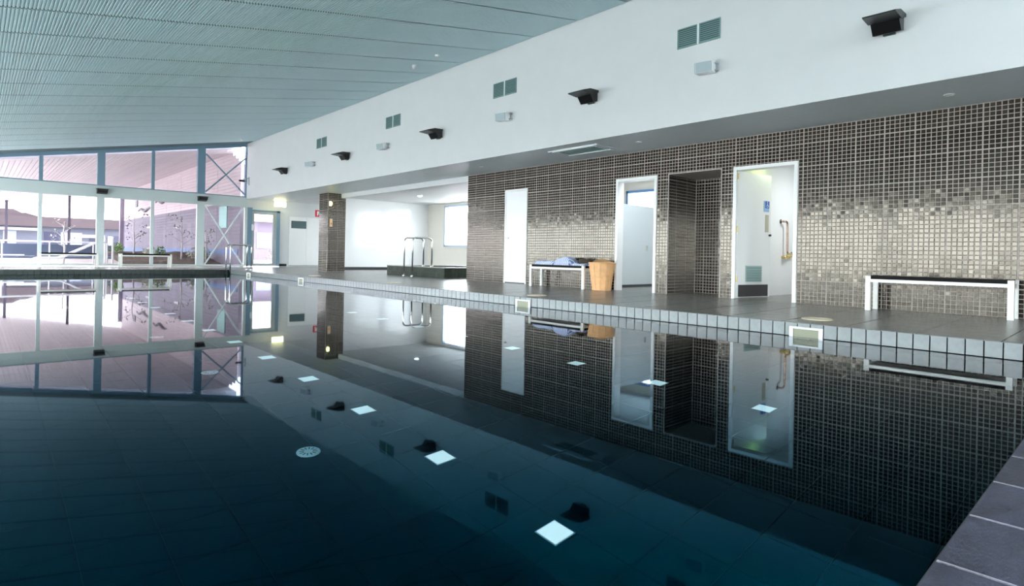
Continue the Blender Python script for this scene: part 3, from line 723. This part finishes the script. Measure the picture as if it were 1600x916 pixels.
for (x, y, lab) in ((6.82, 2.44, 'round cream skimmer lid in the deck behind the largest skimmer mouth'), (6.70, 6.67, 'round cream lid in the deck in front of the towel bench'), (6.70, 11.03, 'round cream lid in the deck before the tiled wall end'), (6.66, 14.97, 'round cream lid in the deck beyond the tiled wall, farthest of the four')):
    e = empty('deck_cover', (x, y, dz(x, y)), label=lab, cat='lid', group='lids along the deck')
    mb = MB(); mb.lathe([(.162, -.004), (.162, .004), (.154, .007), (.138, .007), (.134, .005), (.001, .0055)], 32, cap1=False); mb.build('lid_plate', M_lid, e)
    mb = MB(); mb.lathe([(.012, .0), (.012, .009)], 10, (.085, 0, 0)); mb.build('lid_screw', M_steel, e); mb = MB(); mb.lathe([(.012, .0), (.012, .009)], 10, (-.085, 0, 0)); mb.build('lid_screw', M_steel, e)
M_lightp = mat('white_floor_panel', (.80, .86, .86), .3, emit=(.85, .97, 1.0), estr=.55)
ords = 'first second third fourth fifth sixth seventh eighth ninth tenth eleventh twelfth'.split()
def fpanel(x, y, lab, g):
    e = empty('floor_light', (x, y, D), label=lab, cat='pool light', group=g)
    mb = MB(); mb.box(-.062, .062, -.062, .062, -.006, .008); mb.build('panel_face', M_lightp, e, bevel=.002)
    mb = MB(); mb.box(-.068, .068, -.068, .068, -.008, .004); mb.build('panel_rim', mat('panel_rim', (.5, .55, .55), .4), e)
for i in range(12): fpanel(2.037, 1.876 + .928 * i, 'glowing square pool floor light, %s of the long row from near end' % ords[i], 'long row of pool floor lights')
for i in range(8): fpanel(4.255, 1.876 + .905 * i, 'glowing square pool floor light, %s from near end in the door side row' % ords[i], 'door side row of pool floor lights')
for i, y in enumerate((3.32, 5.28, 7.21)):
    e = empty('floor_drain', (1.46, y, D), label='round pale drain cover on the pool floor, ' + ['nearest the camera', 'second from the camera', 'third from the camera'][i], cat='drain', group='round floor drains')
    mb = MB(); mb.lathe([(.068, -.006), (.068, .006), (.060, .010), (.02, .011), (.001, .011)], 28, cap1=False); mb.build('cover', mat('drain_white', (.82, .88, .88), .35), e)
    mb = MB()
    for k in range(12):
        a = k * math.pi / 6
        mb.bar((.026 * math.cos(a), .026 * math.sin(a), .0115), (.052 * math.cos(a), .052 * math.sin(a), .0108), .006, .003)
    mb.build('slots', mat('drain_slot', (.02, .04, .05), .6), e, kind='stuff')
# ladders / hand rails
def rail_pair(name, lab, loc, ya, yb, xa, xb, za, zb, top, r=.021, splay=None):
    e = empty(name, loc, label=lab, cat='handrail')
    for k, yv in enumerate((ya, yb)):
        o = splay[k] if splay else 0
        p = arc_path([(xa + o, yv, za), (xa + o, yv, top), (xb + o, yv, top), (xb + o, yv, zb)], .13, 7)
        mb = MB(); mb.tube(p, r, 10); mb.build('rail', M_steel, e, smooth=True)
        for xx, z in ((xa, za), (xb, zb)):
            if z > -.2: mb = MB(); mb.lathe([(.05, 0), (.05, .012), (.03, .03)], 14, (xx + o, yv, z)); mb.build('flange', M_steel, e)
    return e
lad = rail_pair('pool_ladder', 'stainless steel ladder rails rising from the water at the far pool corner', (XD, 20.42, 0), -.20, .22, -.16, .50, -.9, dz(XD + .50, 20.5), .975)
for z in (-.62, -.36, -.10):
    mb = MB(); mb.box(-.20, -.10, -.20, .22, z - .015, z + .015); mb.build('step', M_steel, lad)
ZP = .42
spa = empty('spa_plinth', (9.1, 12.5, ZW), label='low dark-tiled raised spa tub edge in the white alcove', cat='spa')
SW, SL, SH = 2.6, 2.9, ZP - ZW
mb = MB(); t = .35
mb.box(0, SW, 0, t, 0, SH).box(0, SW, SL - t, SL, 0, SH).box(0, t, t, SL - t, 0, SH).box(SW - t, SW, t, SL - t, 0, SH); mb.build('surround', M_edgegap, spa)
M_spat = mat('spa_tile', (.030, .040, .028), .5, spec=.2, island=.2)
def spat(mb, u0, u1, z0, z1, place):
    g = .003; mb.quad(place(u0 + g, z0 + g), place(u1 - g, z0 + g), place(u1 - g, z1 - g), place(u0 + g, z1 - g))
nt_ = 27; tw = SL / nt_
mb = MB()
for i in range(nt_):
    for j in range(2):
        mb.box(-.008, 0, i * tw + .003, (i + 1) * tw - .003, j * SH / 2 + .003, (j + 1) * SH / 2 - .003)
for i in range(24):
    for j in range(2):
        mb.box(i * SW / 24 + .003, (i + 1) * SW / 24 - .003, -.008, 0, j * SH / 2 + .003, (j + 1) * SH / 2 - .003)
mb.build('plinth_tiles', M_spat, spa, kind='stuff')
mb = MB(); mb.box(-.012, SW, -.012, t, SH, SH + .02).box(-.012, SW, SL - t, SL + .01, SH, SH + .02).box(-.012, t, t, SL - t, SH, SH + .02).box(SW - t, SW, t, SL - t, SH, SH + .02); mb.build('rim', M_stone, spa)
mb = MB(); mb.quad((t, t, SH * .7), (SW - t, t, SH * .7), (SW - t, SL - t, SH * .7), (t, SL - t, SH * .7)); mb.build('spa_water', M_water, spa)
mb = MB(); mb.quad((t, t, .01), (SW - t, t, .01), (SW - t, SL - t, .01), (t, SL - t, .01)); mb.build('spa_bottom', M_pool, spa)
rail_pair('spa_handrail', 'pair of arched steel handrails stepping over the dark spa edge', (8.9, 13.9, ZW), -.20, .22, -.02, .62, 0, SH + .02, 1.07, .021)

# ================================================================ benches
def bench(L_, dp=.36, ht=.45):
    e = empty('bench'); hl = L_ / 2; hd_ = dp / 2
    for i in range(3):
        a = -hd_ + .008 + i * (dp - .016) / 3
        mb = MB(); mb.box(a + .003, a + (dp - .016) / 3 - .003, -hl + .03, hl - .03, ht - .045, ht); mb.build('seat_board', M_blackseat, e, bevel=.004)
    mb = MB(); mb.box(-hd_, -hd_ + .03, -hl + .05, hl - .05, ht - .085, ht - .045).box(hd_ - .03, hd_, -hl + .05, hl - .05, ht - .085, ht - .045); mb.build('apron', M_benchw, e)
    for sx in (-1, 1):
        for sy in (-1, 1):
            cx, cy = sx * (hd_ - .022), sy * (hl - .03)
            mb = MB(); mb.box(cx - .022, cx + .022, cy - .03, cy + .03, 0, ht - .004); mb.build('leg', M_benchw, e, bevel=.003)
    for sy in (-1, 1):
        mb = MB(); cy = sy * (hl - .03); mb.box(-hd_ + .04, hd_ - .04, cy - .02, cy + .02, ht - .09, ht - .045); mb.build('cross_rail', M_benchw, e)
    return e
b0 = bench(1.48); b0.location = (8.70, 1.735, dz(8.7, 1.6)); tag(b0, 'bare black-topped bench with white legs against the tiled wall, no towels', 'bench', 'black-topped white benches')
b1 = copy_tree(b0); b1.location = (8.70, 7.98, dz(8.70, 7.7)); tag(b1, 'black-topped white bench carrying the striped towels beside the wicker basket')
b2 = copy_tree(b0); b2.location = (4.20, 22.6, dz(4.2, 22.6)); b2.rotation_euler = (0, 0, math.pi / 2); tag(b2, 'black-topped bench before the window wall between the two glazing posts')
b3 = copy_tree(b0); b3.location = (2.15, 22.6, dz(2.1, 22.6)); b3.rotation_euler = (0, 0, math.pi / 2); tag(b3, 'black-topped bench before the window wall left of the middle post')
# towels
def towel_mat(name, a, b, sc_, ang=0):
    m = bpy.data.materials.new(name); m.use_nodes = True; nt = m.node_tree; N = nt.nodes; L = nt.links; p = N['Principled BSDF']; p.inputs['Roughness'].default_value = .9
    tc = N.new('ShaderNodeTexCoord'); mp = N.new('ShaderNodeMapping'); mp.inputs['Rotation'].default_value = (0, 0, ang); L.new(tc.outputs['Object'], mp.inputs[0])
    wv = N.new('ShaderNodeTexWave'); wv.bands_direction = 'Y'; wv.inputs['Scale'].default_value = sc_; wv.inputs['Distortion'].default_value = 1.2; wv.inputs['Detail'].default_value = 1
    L.new(mp.outputs[0], wv.inputs['Vector']); cr = N.new('ShaderNodeValToRGB'); cr.color_ramp.elements[0].position = .38; cr.color_ramp.elements[1].position = .52
    cr.color_ramp.elements[0].color = a; cr.color_ramp.elements[1].color = b; L.new(wv.outputs[0], cr.inputs[0]); L.new(cr.outputs[0], p.inputs['Base Color'])
    n = N.new('ShaderNodeTexNoise'); n.inputs['Scale'].default_value = 200; bp = N.new('ShaderNodeBump'); bp.inputs['Strength'].default_value = .4; L.new(n.outputs[0], bp.inputs['Height']); L.new(bp.outputs[0], p.inputs['Normal'])
    return m
M_t1 = towel_mat('blue_stripe_towel', srgb((120, 145, 205)), srgb((240, 242, 250)), 7.0)
M_t2 = towel_mat('dense_blue_stripe_towel', srgb((105, 130, 200)), srgb((235, 238, 248)), 9.0, .5)
def towel(name, loc, L_, W_, Hh, seed, m, lab, hump=0.):
    rr = random.Random(seed); ph = [rr.uniform(0, 6) for _ in range(4)]
    e = empty(name, loc, label=lab, cat='towel', group='towels on the bench')
    nu, nv = 24, 12; mb = MB()
    def hgt(u, v):
        ed = min(1, min(u, 1 - u) * 7, min(v, 1 - v) * 6); ed = max(0, ed) ** .4
        return ed * (Hh * (.75 + .12 * math.sin(u * 9 + ph[0]) + .10 * math.sin(v * 7 + u * 5 + ph[1]) + hump * math.exp(-((u - .55) / .3) ** 2)))
    for i in range(nu + 1):
        for j in range(nv + 1):
            u, v = i / nu, j / nv
            wob = .012 * math.sin(u * 12 + ph[2]) if j in (0, nv) else 0
            mb.v.append(((v - .5) * W_ + wob, (u - .5) * L_ + .012 * math.sin(v * 9 + ph[3]), hgt(u, v) + .004))
    for i in range(nu):
        for j in range(nv): a = i * (nv + 1) + j; mb.f.append((a, a + nv + 1, a + nv + 2, a + 1))
    n0 = len(mb.v)
    base = [(mb.v[i * (nv + 1)][0], mb.v[i * (nv + 1)][1]) for i in range(nu + 1)]
    mb.quad((-W_ / 2, -L_ / 2, .002), (W_ / 2, -L_ / 2, .002), (W_ / 2, L_ / 2, .002), (-W_ / 2, L_ / 2, .002))
    mb.build('towel_cloth', m, e, smooth=True)
    mb = MB(); mb.box(-W_ / 2 - .004, -W_ / 2 + .03, -L_ / 2 + .03, L_ / 2 - .03, .002, Hh * .42); mb.build('folded_hem', m, e, bevel=.012)
    return e
zb_ = dz(8.70, 7.7) + .45
towel('towel', (8.70, 8.36, zb_), .56, .30, .085, 1, M_t1, 'flat folded blue and white striped towel at the door end of the bench', .1)
towel('towel', (8.69, 7.83, zb_), .44, .31, .14, 2, M_t2, 'thicker heaped blue striped towel in the middle of the bench', .45)
towel('towel', (8.66, 7.43, zb_), .30, .30, .05, 3, M_t1, 'thin blue striped towel end lying next to the basket', .0)
db = towel('towel', (8.79, 7.43, zb_ + .054), .28, .12, .085, 4, mat('dark_brown_cloth', (.05, .035, .025), .9, noise=.3, nscale=30), 'dark brown rolled cloth behind the striped towels by the basket', .1)
# basket
bk_ = empty('wicker_basket', (8.71, 6.96, dz(8.71, 6.96)), label='tapered orange wicker basket between the towel bench and the open doorway', cat='basket')
def wick():
    m = mat('wicker', srgb((248, 194, 140)), .6, noise=.12, nscale=12); nt = m.node_tree; N = nt.nodes; L = nt.links; p = N['Principled BSDF']
    tc = N.new('ShaderNodeTexCoord'); wv = N.new('ShaderNodeTexWave'); wv.bands_direction = 'Z'; wv.inputs['Scale'].default_value = 26; L.new(tc.outputs['Object'], wv.inputs['Vector'])
    bp = N.new('ShaderNodeBump'); bp.inputs['Strength'].default_value = .5; bp.inputs['Distance'].default_value = .01; L.new(wv.outputs[0], bp.inputs['Height']); L.new(bp.outputs[0], p.inputs['Normal']); return m
M_w = wick()
def rad(z): return .165 + .075 * (z / .52) ** 1.1
mb = MB(); seg = 40; nz = 14
for j in range(nz + 1):
    z = .52 * j / nz
    for k in range(seg):
        a = 2 * math.pi * k / seg; r = rad(z) + (.004 if (k // 2 + j) % 2 else -.001); mb.v.append((r * math.cos(a), r * math.sin(a), z))
for j in range(nz):
    for k in range(seg): k2 = (k + 1) % seg; mb.f.append((j * seg + k, j * seg + k2, (j + 1) * seg + k2, (j + 1) * seg + k))
mb.lathe([(rad(0) - .01, .01), (.001, .01)], 24, cap0=False, cap1=False)
mb.build('basket_body', M_w, bk_, smooth=True)
for z, r in ((.515, .013), (.255, .009), (.012, .010)):
    mb = MB(); R_ = rad(z) + .004
    ring = [(R_ * math.cos(2 * math.pi * k / 32), R_ * math.sin(2 * math.pi * k / 32), z) for k in range(33)]
    mb.tube(ring, r, 6, caps=False); mb.build('rim' if z > .5 else 'band', M_w, bk_, smooth=True)
for k in range(12):
    a = 2 * math.pi * k / 12; mb = MB(); mb.tube([((rad(z) + .006) * math.cos(a), (rad(z) + .006) * math.sin(a), z) for z in (.0, .17, .34, .51)], .007, 6); mb.build('stake', M_w, bk_)
mb = MB(); mb.lathe([(.21, .47), (.19, .53), (.12, .575), (.03, .59), (.001, .59)], 24, cap0=False, cap1=False); mb.build('lining', mat('liner_tan', srgb((170, 130, 85)), .8, noise=.3, nscale=20), bk_, smooth=True)

# ================================================================ outside
M_ground = mat('outside_paving', (.55, .53, .50), .8, noise=.15, nscale=2)
g = MB(); g.quad((-90, YE + .1, .12), (90, YE + .1, .12), (90, 140, .12), (-90, 140, .12)).quad((-90, -60, .12), (XL - .1, -60, .12), (XL - .1, YE + .1, .12), (-90, YE + .1, .12)).quad((XO + .1, -60, .12), (90, -60, .12), (90, YE + .1, .12), (XO + .1, YE + .1, .12)).quad((XL - .1, -60, .12), (XO + .1, -60, .12), (XO + .1, YB - .1, .12), (XL - .1, YB - .1, .12))
g.build('ground', M_ground, kind='structure')
# covered walk: sloping canopy lined with mauve boards
M_mauve = mat('mauve_board', srgb((214, 203, 208)), .6, noise=.06, nscale=3, island=.05)
can = empty('canopy_roof', (0, 0, 0), label='long sloping canopy lined with mauve boards outside the window wall', cat='canopy')
CZ = lambda x: cz(x) - .15
mb = MB(); x0, x1, yA, yB = .2, 7.62, YE + .8, 48.6
mb.prism([(x0, CZ(x0) + .02), (x1, CZ(x1) + .02), (x1, CZ(x1) + .25), (x0, CZ(x0) + .25)], 'y', yA, yB); mb.build('roof_deck', mat('roof_grey', (.3, .3, .32), .6), can)
mb = MB(); nb = 53; bw = (x1 - x0) / nb
for i in range(nb):
    a, b = x0 + i * bw + .006, x0 + (i + 1) * bw - .006
    mb.prism([(a, CZ(a)), (b, CZ(b)), (b, CZ(b) + .02), (a, CZ(a) + .02)], 'y', yA, yB)
mb.build('soffit_boards', M_mauve, can, kind='stuff')
mb = MB(); mb.prism([(.0, CZ(0) - .02), (x0, CZ(x0) - .02), (x0, CZ(x0) + .3), (0, CZ(0) + .3)], 'y', YE + .3, yB); mb.build('edge_beam', mat('canopy_beam', srgb((120, 112, 125)), .5), can)
mb = MB(); mb.prism([(x0, CZ(x0)), (7.1, CZ(7.1)), (7.1, CZ(7.1) + .2), (x0, CZ(x0) + .2)], 'y', YE + .2, yA); mb.build('front_boards', M_mauve, can)
for (x, y) in ((.883 * 1.55, 46.5), (2.839 * 1.55, 46.5)):
    mb = MB(); mb.bar((x, y, .12), (x, y, CZ(x)), .14); mb.build('canopy_post', mat('canopy_post_paint', srgb((95, 90, 105)), .5), can)
# side building with brick-like courses
M_mb = mat('mauve_cladding', srgb((122, 116, 132)), .6, noise=.1, nscale=2, island=.08)
M_mp = mat('pale_pink_cladding', srgb((208, 194, 200)), .6, noise=.05, nscale=2, island=.05)
sb = empty('clad_building', (7.62, 24, .12), label='long mauve clad building wall with a pale upper band outside the right windows', cat='building')
mb = MB(); mb.box(.03, .25, .25, 24.5, 0, 4.1); mb.build('wall_core', mat('clad_core', (.2, .18, .2), .7), sb)
lo = MB(); hi = MB(); z = 0
while z < 4.6:
    z1 = z + .145
    dst = lo if z < 2.5 else hi
    start = 0 if z < 4.1 else (z - 4.1) / .38 * 1.0
    for a in range(0, 25, 3):
        s = max(a, start)
        if s < a + 2.9: dst.box(0, .03, s + .01, min(a + 3, 24.5) - .01, z + .006, z1 - .002)
    z = z1
lo.build('lower_boards', M_mb, sb, kind='stuff'); hi.build('upper_boards', M_mp, sb, kind='stuff')
mb = MB(); mb.box(-.02, .02, .2, 24.5, .50, .72); mb.build('blue_band', mat('blue_band', srgb((95, 120, 165)), .6), sb)
mb = MB(); mb.box(-.22, .06, 24.3, 24.6, 0, 4.25); mb.build('corner_post', mat('grey_mauve_post', srgb((130, 122, 140)), .6), sb)
M_orn = mat('ornament_dark', srgb((60, 55, 70)), .5)
for (y0, zc, L_, s) in ((17.2, 3.05, 4.2, 1), (12.9, 3.32, 3.2, 1)):
    mb = MB(); pts = [(-.03, y0 + L_ * (.5 - t), zc + .10 * math.sin(t * 9.5) * (1 - .5 * t)) for t in [k / 14 for k in range(15)]]
    mb.tube(pts, [.02 + .07 * math.sin(math.pi * k / 14) for k in range(15)], 6); mb.build('bird_ornament', M_orn, sb)
mb = MB(); mb.box(-.04, 0, 19.6, 20.2, 3.35, 3.75); mb.build('wall_plaque', M_orn, sb)
for (y0, z0) in ((15.8, 1.9), (9.0, 1.75)):
    mb = MB(); mb.box(-.05, 0, y0, y0 + .8, z0, z0 + .1); mb.build('wall_light', mat('wall_light_pale', (.6, .6, .65), .4), sb)
mb = MB(); mb.box(-.03, 0, 1.6, 2.6, 1.6, 2.5); mb.build('teal_panel', mat('teal_panel', srgb((150, 200, 195)), .5), sb)
# garden bank
bank = MB(); nxg, nyg = 12, 8; rb = random.Random(5)
X0, X1, Y0, Y1 = 3.95, 7.5, 25.6, 29.5
for j in range(nyg + 1):
    for i in range(nxg + 1):
        x = X0 + (X1 - X0) * i / nxg; t = j / nyg; yv = Y0 + (Y1 - Y0) * t
        slope = .10 + .46 * t * (.35 + .65 * min(1, max(0, (x - 1.5) / 2.0)))
        bank.v.append((x, yv, .12 + slope * (0 if j == 0 else 1) + (rb.uniform(-.03, .03) if j else 0)))
for j in range(nyg):
    for i in range(nxg): a = j * (nxg + 1) + i; bank.f.append((a, a + 1, a + nxg + 2, a + nxg + 1))
tag(bank.build('garden_bank', mat('bark_mulch', srgb((108, 98, 88)), .9, noise=.5, nscale=14, bump=.6, bscale=30), kind='stuff'), 'brown mulch garden bank rising outside the window wall', 'garden bed')
# hand rails of the outside steps
M_wrail = mat('white_rail_paint', (.80, .82, .84), .4)
rl = empty('outdoor_railing', (0, 27.0, .12), label='white horizontal railing with thin posts outside the leftmost windows', cat='railing')
mb = MB(); mb.tube([(-2, 0, .86), (3.4, 0, .86)], .028, 8); mb.build('top_rail', M_wrail, rl)
mb = MB(); mb.tube([(-2, 0, .36), (1.3, 0, .36)], .02, 8); mb.build('lower_rail', M_wrail, rl)
for x in (-1.9, -.6, .7, 2.0, 3.3): mb = MB(); mb.tube([(x, 0, 0), (x, 0, .86)], .024, 8); mb.build('railing_post', M_wrail, rl)
hr = empty('stair_handrail', (2.3, 26.0, .12), label='pair of sloping white stair handrails outside behind the window bench', cat='handrail')
for k, dy in enumerate((0, .9)):
    p = arc_path([(-1.1, dy, .03), (-.7, dy, .28), (-.05, dy, .28), (1.0, dy, .86), (1.3, dy, .86), (1.3, dy, 0)], .1, 4)
    mb = MB(); mb.tube(p, .028, 8); mb.build('rail', M_wrail, hr, smooth=True)
for k, (px, h_) in enumerate(((3.56, .98), (3.80, 1.05))):
    e = empty('white_bollard', (px, 26.2, .12), label=['thin white post outside just right of the middle glazing post', 'slightly taller thin white post outside beside the window bench end'][k], cat='post', group='thin white posts outside')
    mb = MB(); mb.tube([(0, 0, 0), (0, 0, h_)], .035, 10); mb.build('shaft', M_wrail, e)
    mb = MB(); mb.lathe([(.04, 0), (.04, .02), (.015, .05)], 12, (0, 0, h_)); mb.build('cap', M_wrail, e)
# far low building
fb = empty('far_building', (2.5, 60, .12), label='distant low building with dark brown stepped roof seen through the leftmost windows', cat='building')
M_fw = mat('far_wall', srgb((86, 90, 104)), .7, noise=.08, nscale=.5); M_fr = mat('far_roof', srgb((66, 55, 60)), .7, noise=.1, nscale=1)
mb = MB(); mb.box(-14, 8.5, .5, 8, 0, 2.35); mb.build('far_wall', M_fw, fb)
mb = MB(); mb.box(-14, 8.7, 0, 9, 2.30, 3.10); mb.build('far_roof', M_fr, fb)
mb = MB(); mb.prism([(-8, 3.1), (1.3, 3.1), (.5, 3.35), (.2, 3.35), (-.3, 3.62), (-2.0, 3.62), (-6, 4.4)], 'y', .3, 8); mb.build('gable', M_fr, fb)
for i, (a, b, z0, z1) in enumerate(((-.9, -.1, .9, 1.9), (1.6, 2.6, .2, 1.9), (2.7, 4.1, .6, 1.9), (4.6, 5.0, 1.0, 1.7), (5.9, 6.2, .9, 1.7), (6.4, 6.7, .9, 1.7))):
    mb = MB(); mb.box(a, b, .44, .52, z0, z1); mb.build('far_window', mat('far_window_pale', srgb((140, 150, 170)), .3) if i % 2 == 0 else mat('far_window_dark', srgb((52, 54, 76)), .3), fb)
mb = MB(); mb.box(-1.8, 1.4, -.2, 0, 1.95, 2.15).box(3.6, 5.6, -.2, 0, 1.5, 1.75); mb.build('far_awning', mat('far_awning', srgb((150, 150, 160)), .5), fb)
nb2 = empty('pale_building', (17, 46, .12), label='pale building with white awning seen through the glazed door', cat='building')
mb = MB(); mb.box(-4, 8, 0, 4, 0, 3.2); mb.build('wall_block', mat('pale_block', srgb((120, 112, 128)), .7), nb2)
mb = MB(); mb.prism([(-.9, 2.9), (.2, 3.1), (.2, 3.2), (-.9, 3.0)], 'x', -4.2, 8.2); mb.build('awning', mat('white_awning', srgb((225, 225, 235)), .5), nb2)
for a in (-3.2, -1.2, .8, 2.8): mb = MB(); mb.box(a, a + 1.1, -.06, .02, .9, 2.1); mb.build('window_pane', MATS['far_window_pale'], nb2)
# blue pool-fence wall in the middle distance
bf = MB(); bf.box(-8, 6.6, 44.0, 44.1, .12, .95); tag(bf.build('blue_fence', mat('blue_fence', srgb((70, 84, 108)), .6, noise=.1, nscale=1)), 'low slate blue fence across the yard in front of the distant building', 'fence')
# planting outside
def leafcloud(mb, c, r, n, s, rr):
    for _ in range(n):
        d = Vector((rr.gauss(0, 1), rr.gauss(0, 1), rr.gauss(0, 1))).normalized() * r * rr.random() ** .5
        p = Vector(c) + Vector((d.x, d.y, d.z)); a = Vector((rr.uniform(-1, 1), rr.uniform(-1, 1), rr.uniform(-1, 1))).normalized(); b = a.orthogonal().normalized()
        k = s * rr.uniform(.6, 1.3); mb.quad(p - a * k, p + b * k * .5, p + a * k, p - b * k * .5)
M_bark = mat('pale_bark', srgb((205, 200, 200)), .8, noise=.2, nscale=10); M_leafg = mat('leaf_green', srgb((120, 160, 80)), .6, island=.3); M_leafw = mat('leaf_pale', srgb((205, 208, 190)), .6, island=.2); M_leafd = mat('leaf_dusky', srgb((120, 115, 95)), .6, island=.3)
def young_tree(x, y, z, h, seed, lab, leaf, nl=60):
    rr = random.Random(seed); e = empty('young_tree', (x, y, z), label=lab, cat='tree', group='slender trees outside')
    mb = MB(); mb.tube([(0, 0, 0), (.03, .02, h * .4), (-.02, 0, h * .75), (.02, 0, h)], [.035, .03, .022, .008], 7); mb.build('trunk', M_bark, e, smooth=True)
    mb = MB(); lv = MB()
    for k in range(9):
        z0 = h * (.35 + .6 * k / 9); a = rr.uniform(0, 6.28); l = h * rr.uniform(.12, .25)
        t = (math.cos(a) * l, math.sin(a) * l, z0 + l * .7); mb.tube([(0, 0, z0), t], [.012, .005], 5)
        leafcloud(lv, t, .16, nl // 9, .05, rr)
    mb.build('branches', M_bark, e); lv.build('leaves', leaf, e, kind='stuff')
young_tree(4.70, 27.6, .30, 1.75, 1, 'slender pale tree outside behind the window bench', M_leafd)
young_tree(6.28, 27.0, .32, 1.85, 2, 'slender pale tree outside left of the cross-braced window', M_leafd)
young_tree(2.5, 28.0, .12, 1.65, 3, 'bare whitish sapling outside behind the sloping handrails', M_leafw, 40)
young_tree(7.1, 26.6, .25, 1.5, 8, 'slender tree outside behind the cross braces', M_leafd)
def shrub(x, y, z, r, seed, lab, leaf, n=140):
    rr = random.Random(seed); e = empty('shrub', (x, y, z), label=lab, cat='shrub', group='shrubs outside')
    mb = MB()
    for k in range(6): a = rr.uniform(0, 6.28); mb.tube([(0, 0, 0), (math.cos(a) * r * .5, math.sin(a) * r * .5, r * 1.1)], [.014, .006], 5)
    mb.build('stems', M_bark, e); mb = MB(); leafcloud(mb, (0, 0, r * 1.0), r, n, .06, rr); mb.build('foliage', leaf, e, kind='stuff')
shrub(4.35, 29.0, .5, .28, 4, 'bright green bush outside right of the middle glazing post', M_leafg)
shrub(5.3, 28.0, .42, .26, 5, 'pale flowering shrub outside above the window bench', M_leafw)
shrub(5.75, 28.3, .45, .24, 6, 'olive green shrub outside between the two slender trees', M_leafg, 110)
shrub(6.75, 27.2, .40, .24, 7, 'pale shrub outside left of the cross-braced window', M_leafw, 110)
shrub(7.2, 27.3, .35, .28, 9, 'green shrub outside low behind the cross braces', M_leafg, 130)
# outside the alcove window
mf = MB(); mf.box(17.5, 17.6, 14, 34, .12, 1.75); tag(mf.build('paling_fence', mat('mauve_fence', srgb((185, 165, 172)), .7, noise=.1, nscale=3)), 'pale mauve fence outside the white alcove window', 'fence')
young_tree(15.6, 20.6, .12, 4.0, 12, 'tall pale tree outside the white alcove window', M_leafd, 140)
young_tree(17.0, 12.2, .12, 5.0, 13, 'leafy tree outside the blue-framed window', M_leafd, 160)
shrub(11.2, 30.0, .12, .5, 21, 'dusky shrub outside low in the glazed door view', M_leafd, 220)
shrub(12.8, 33.0, .12, .6, 22, 'green shrub outside in the glazed door view', M_leafg, 220)
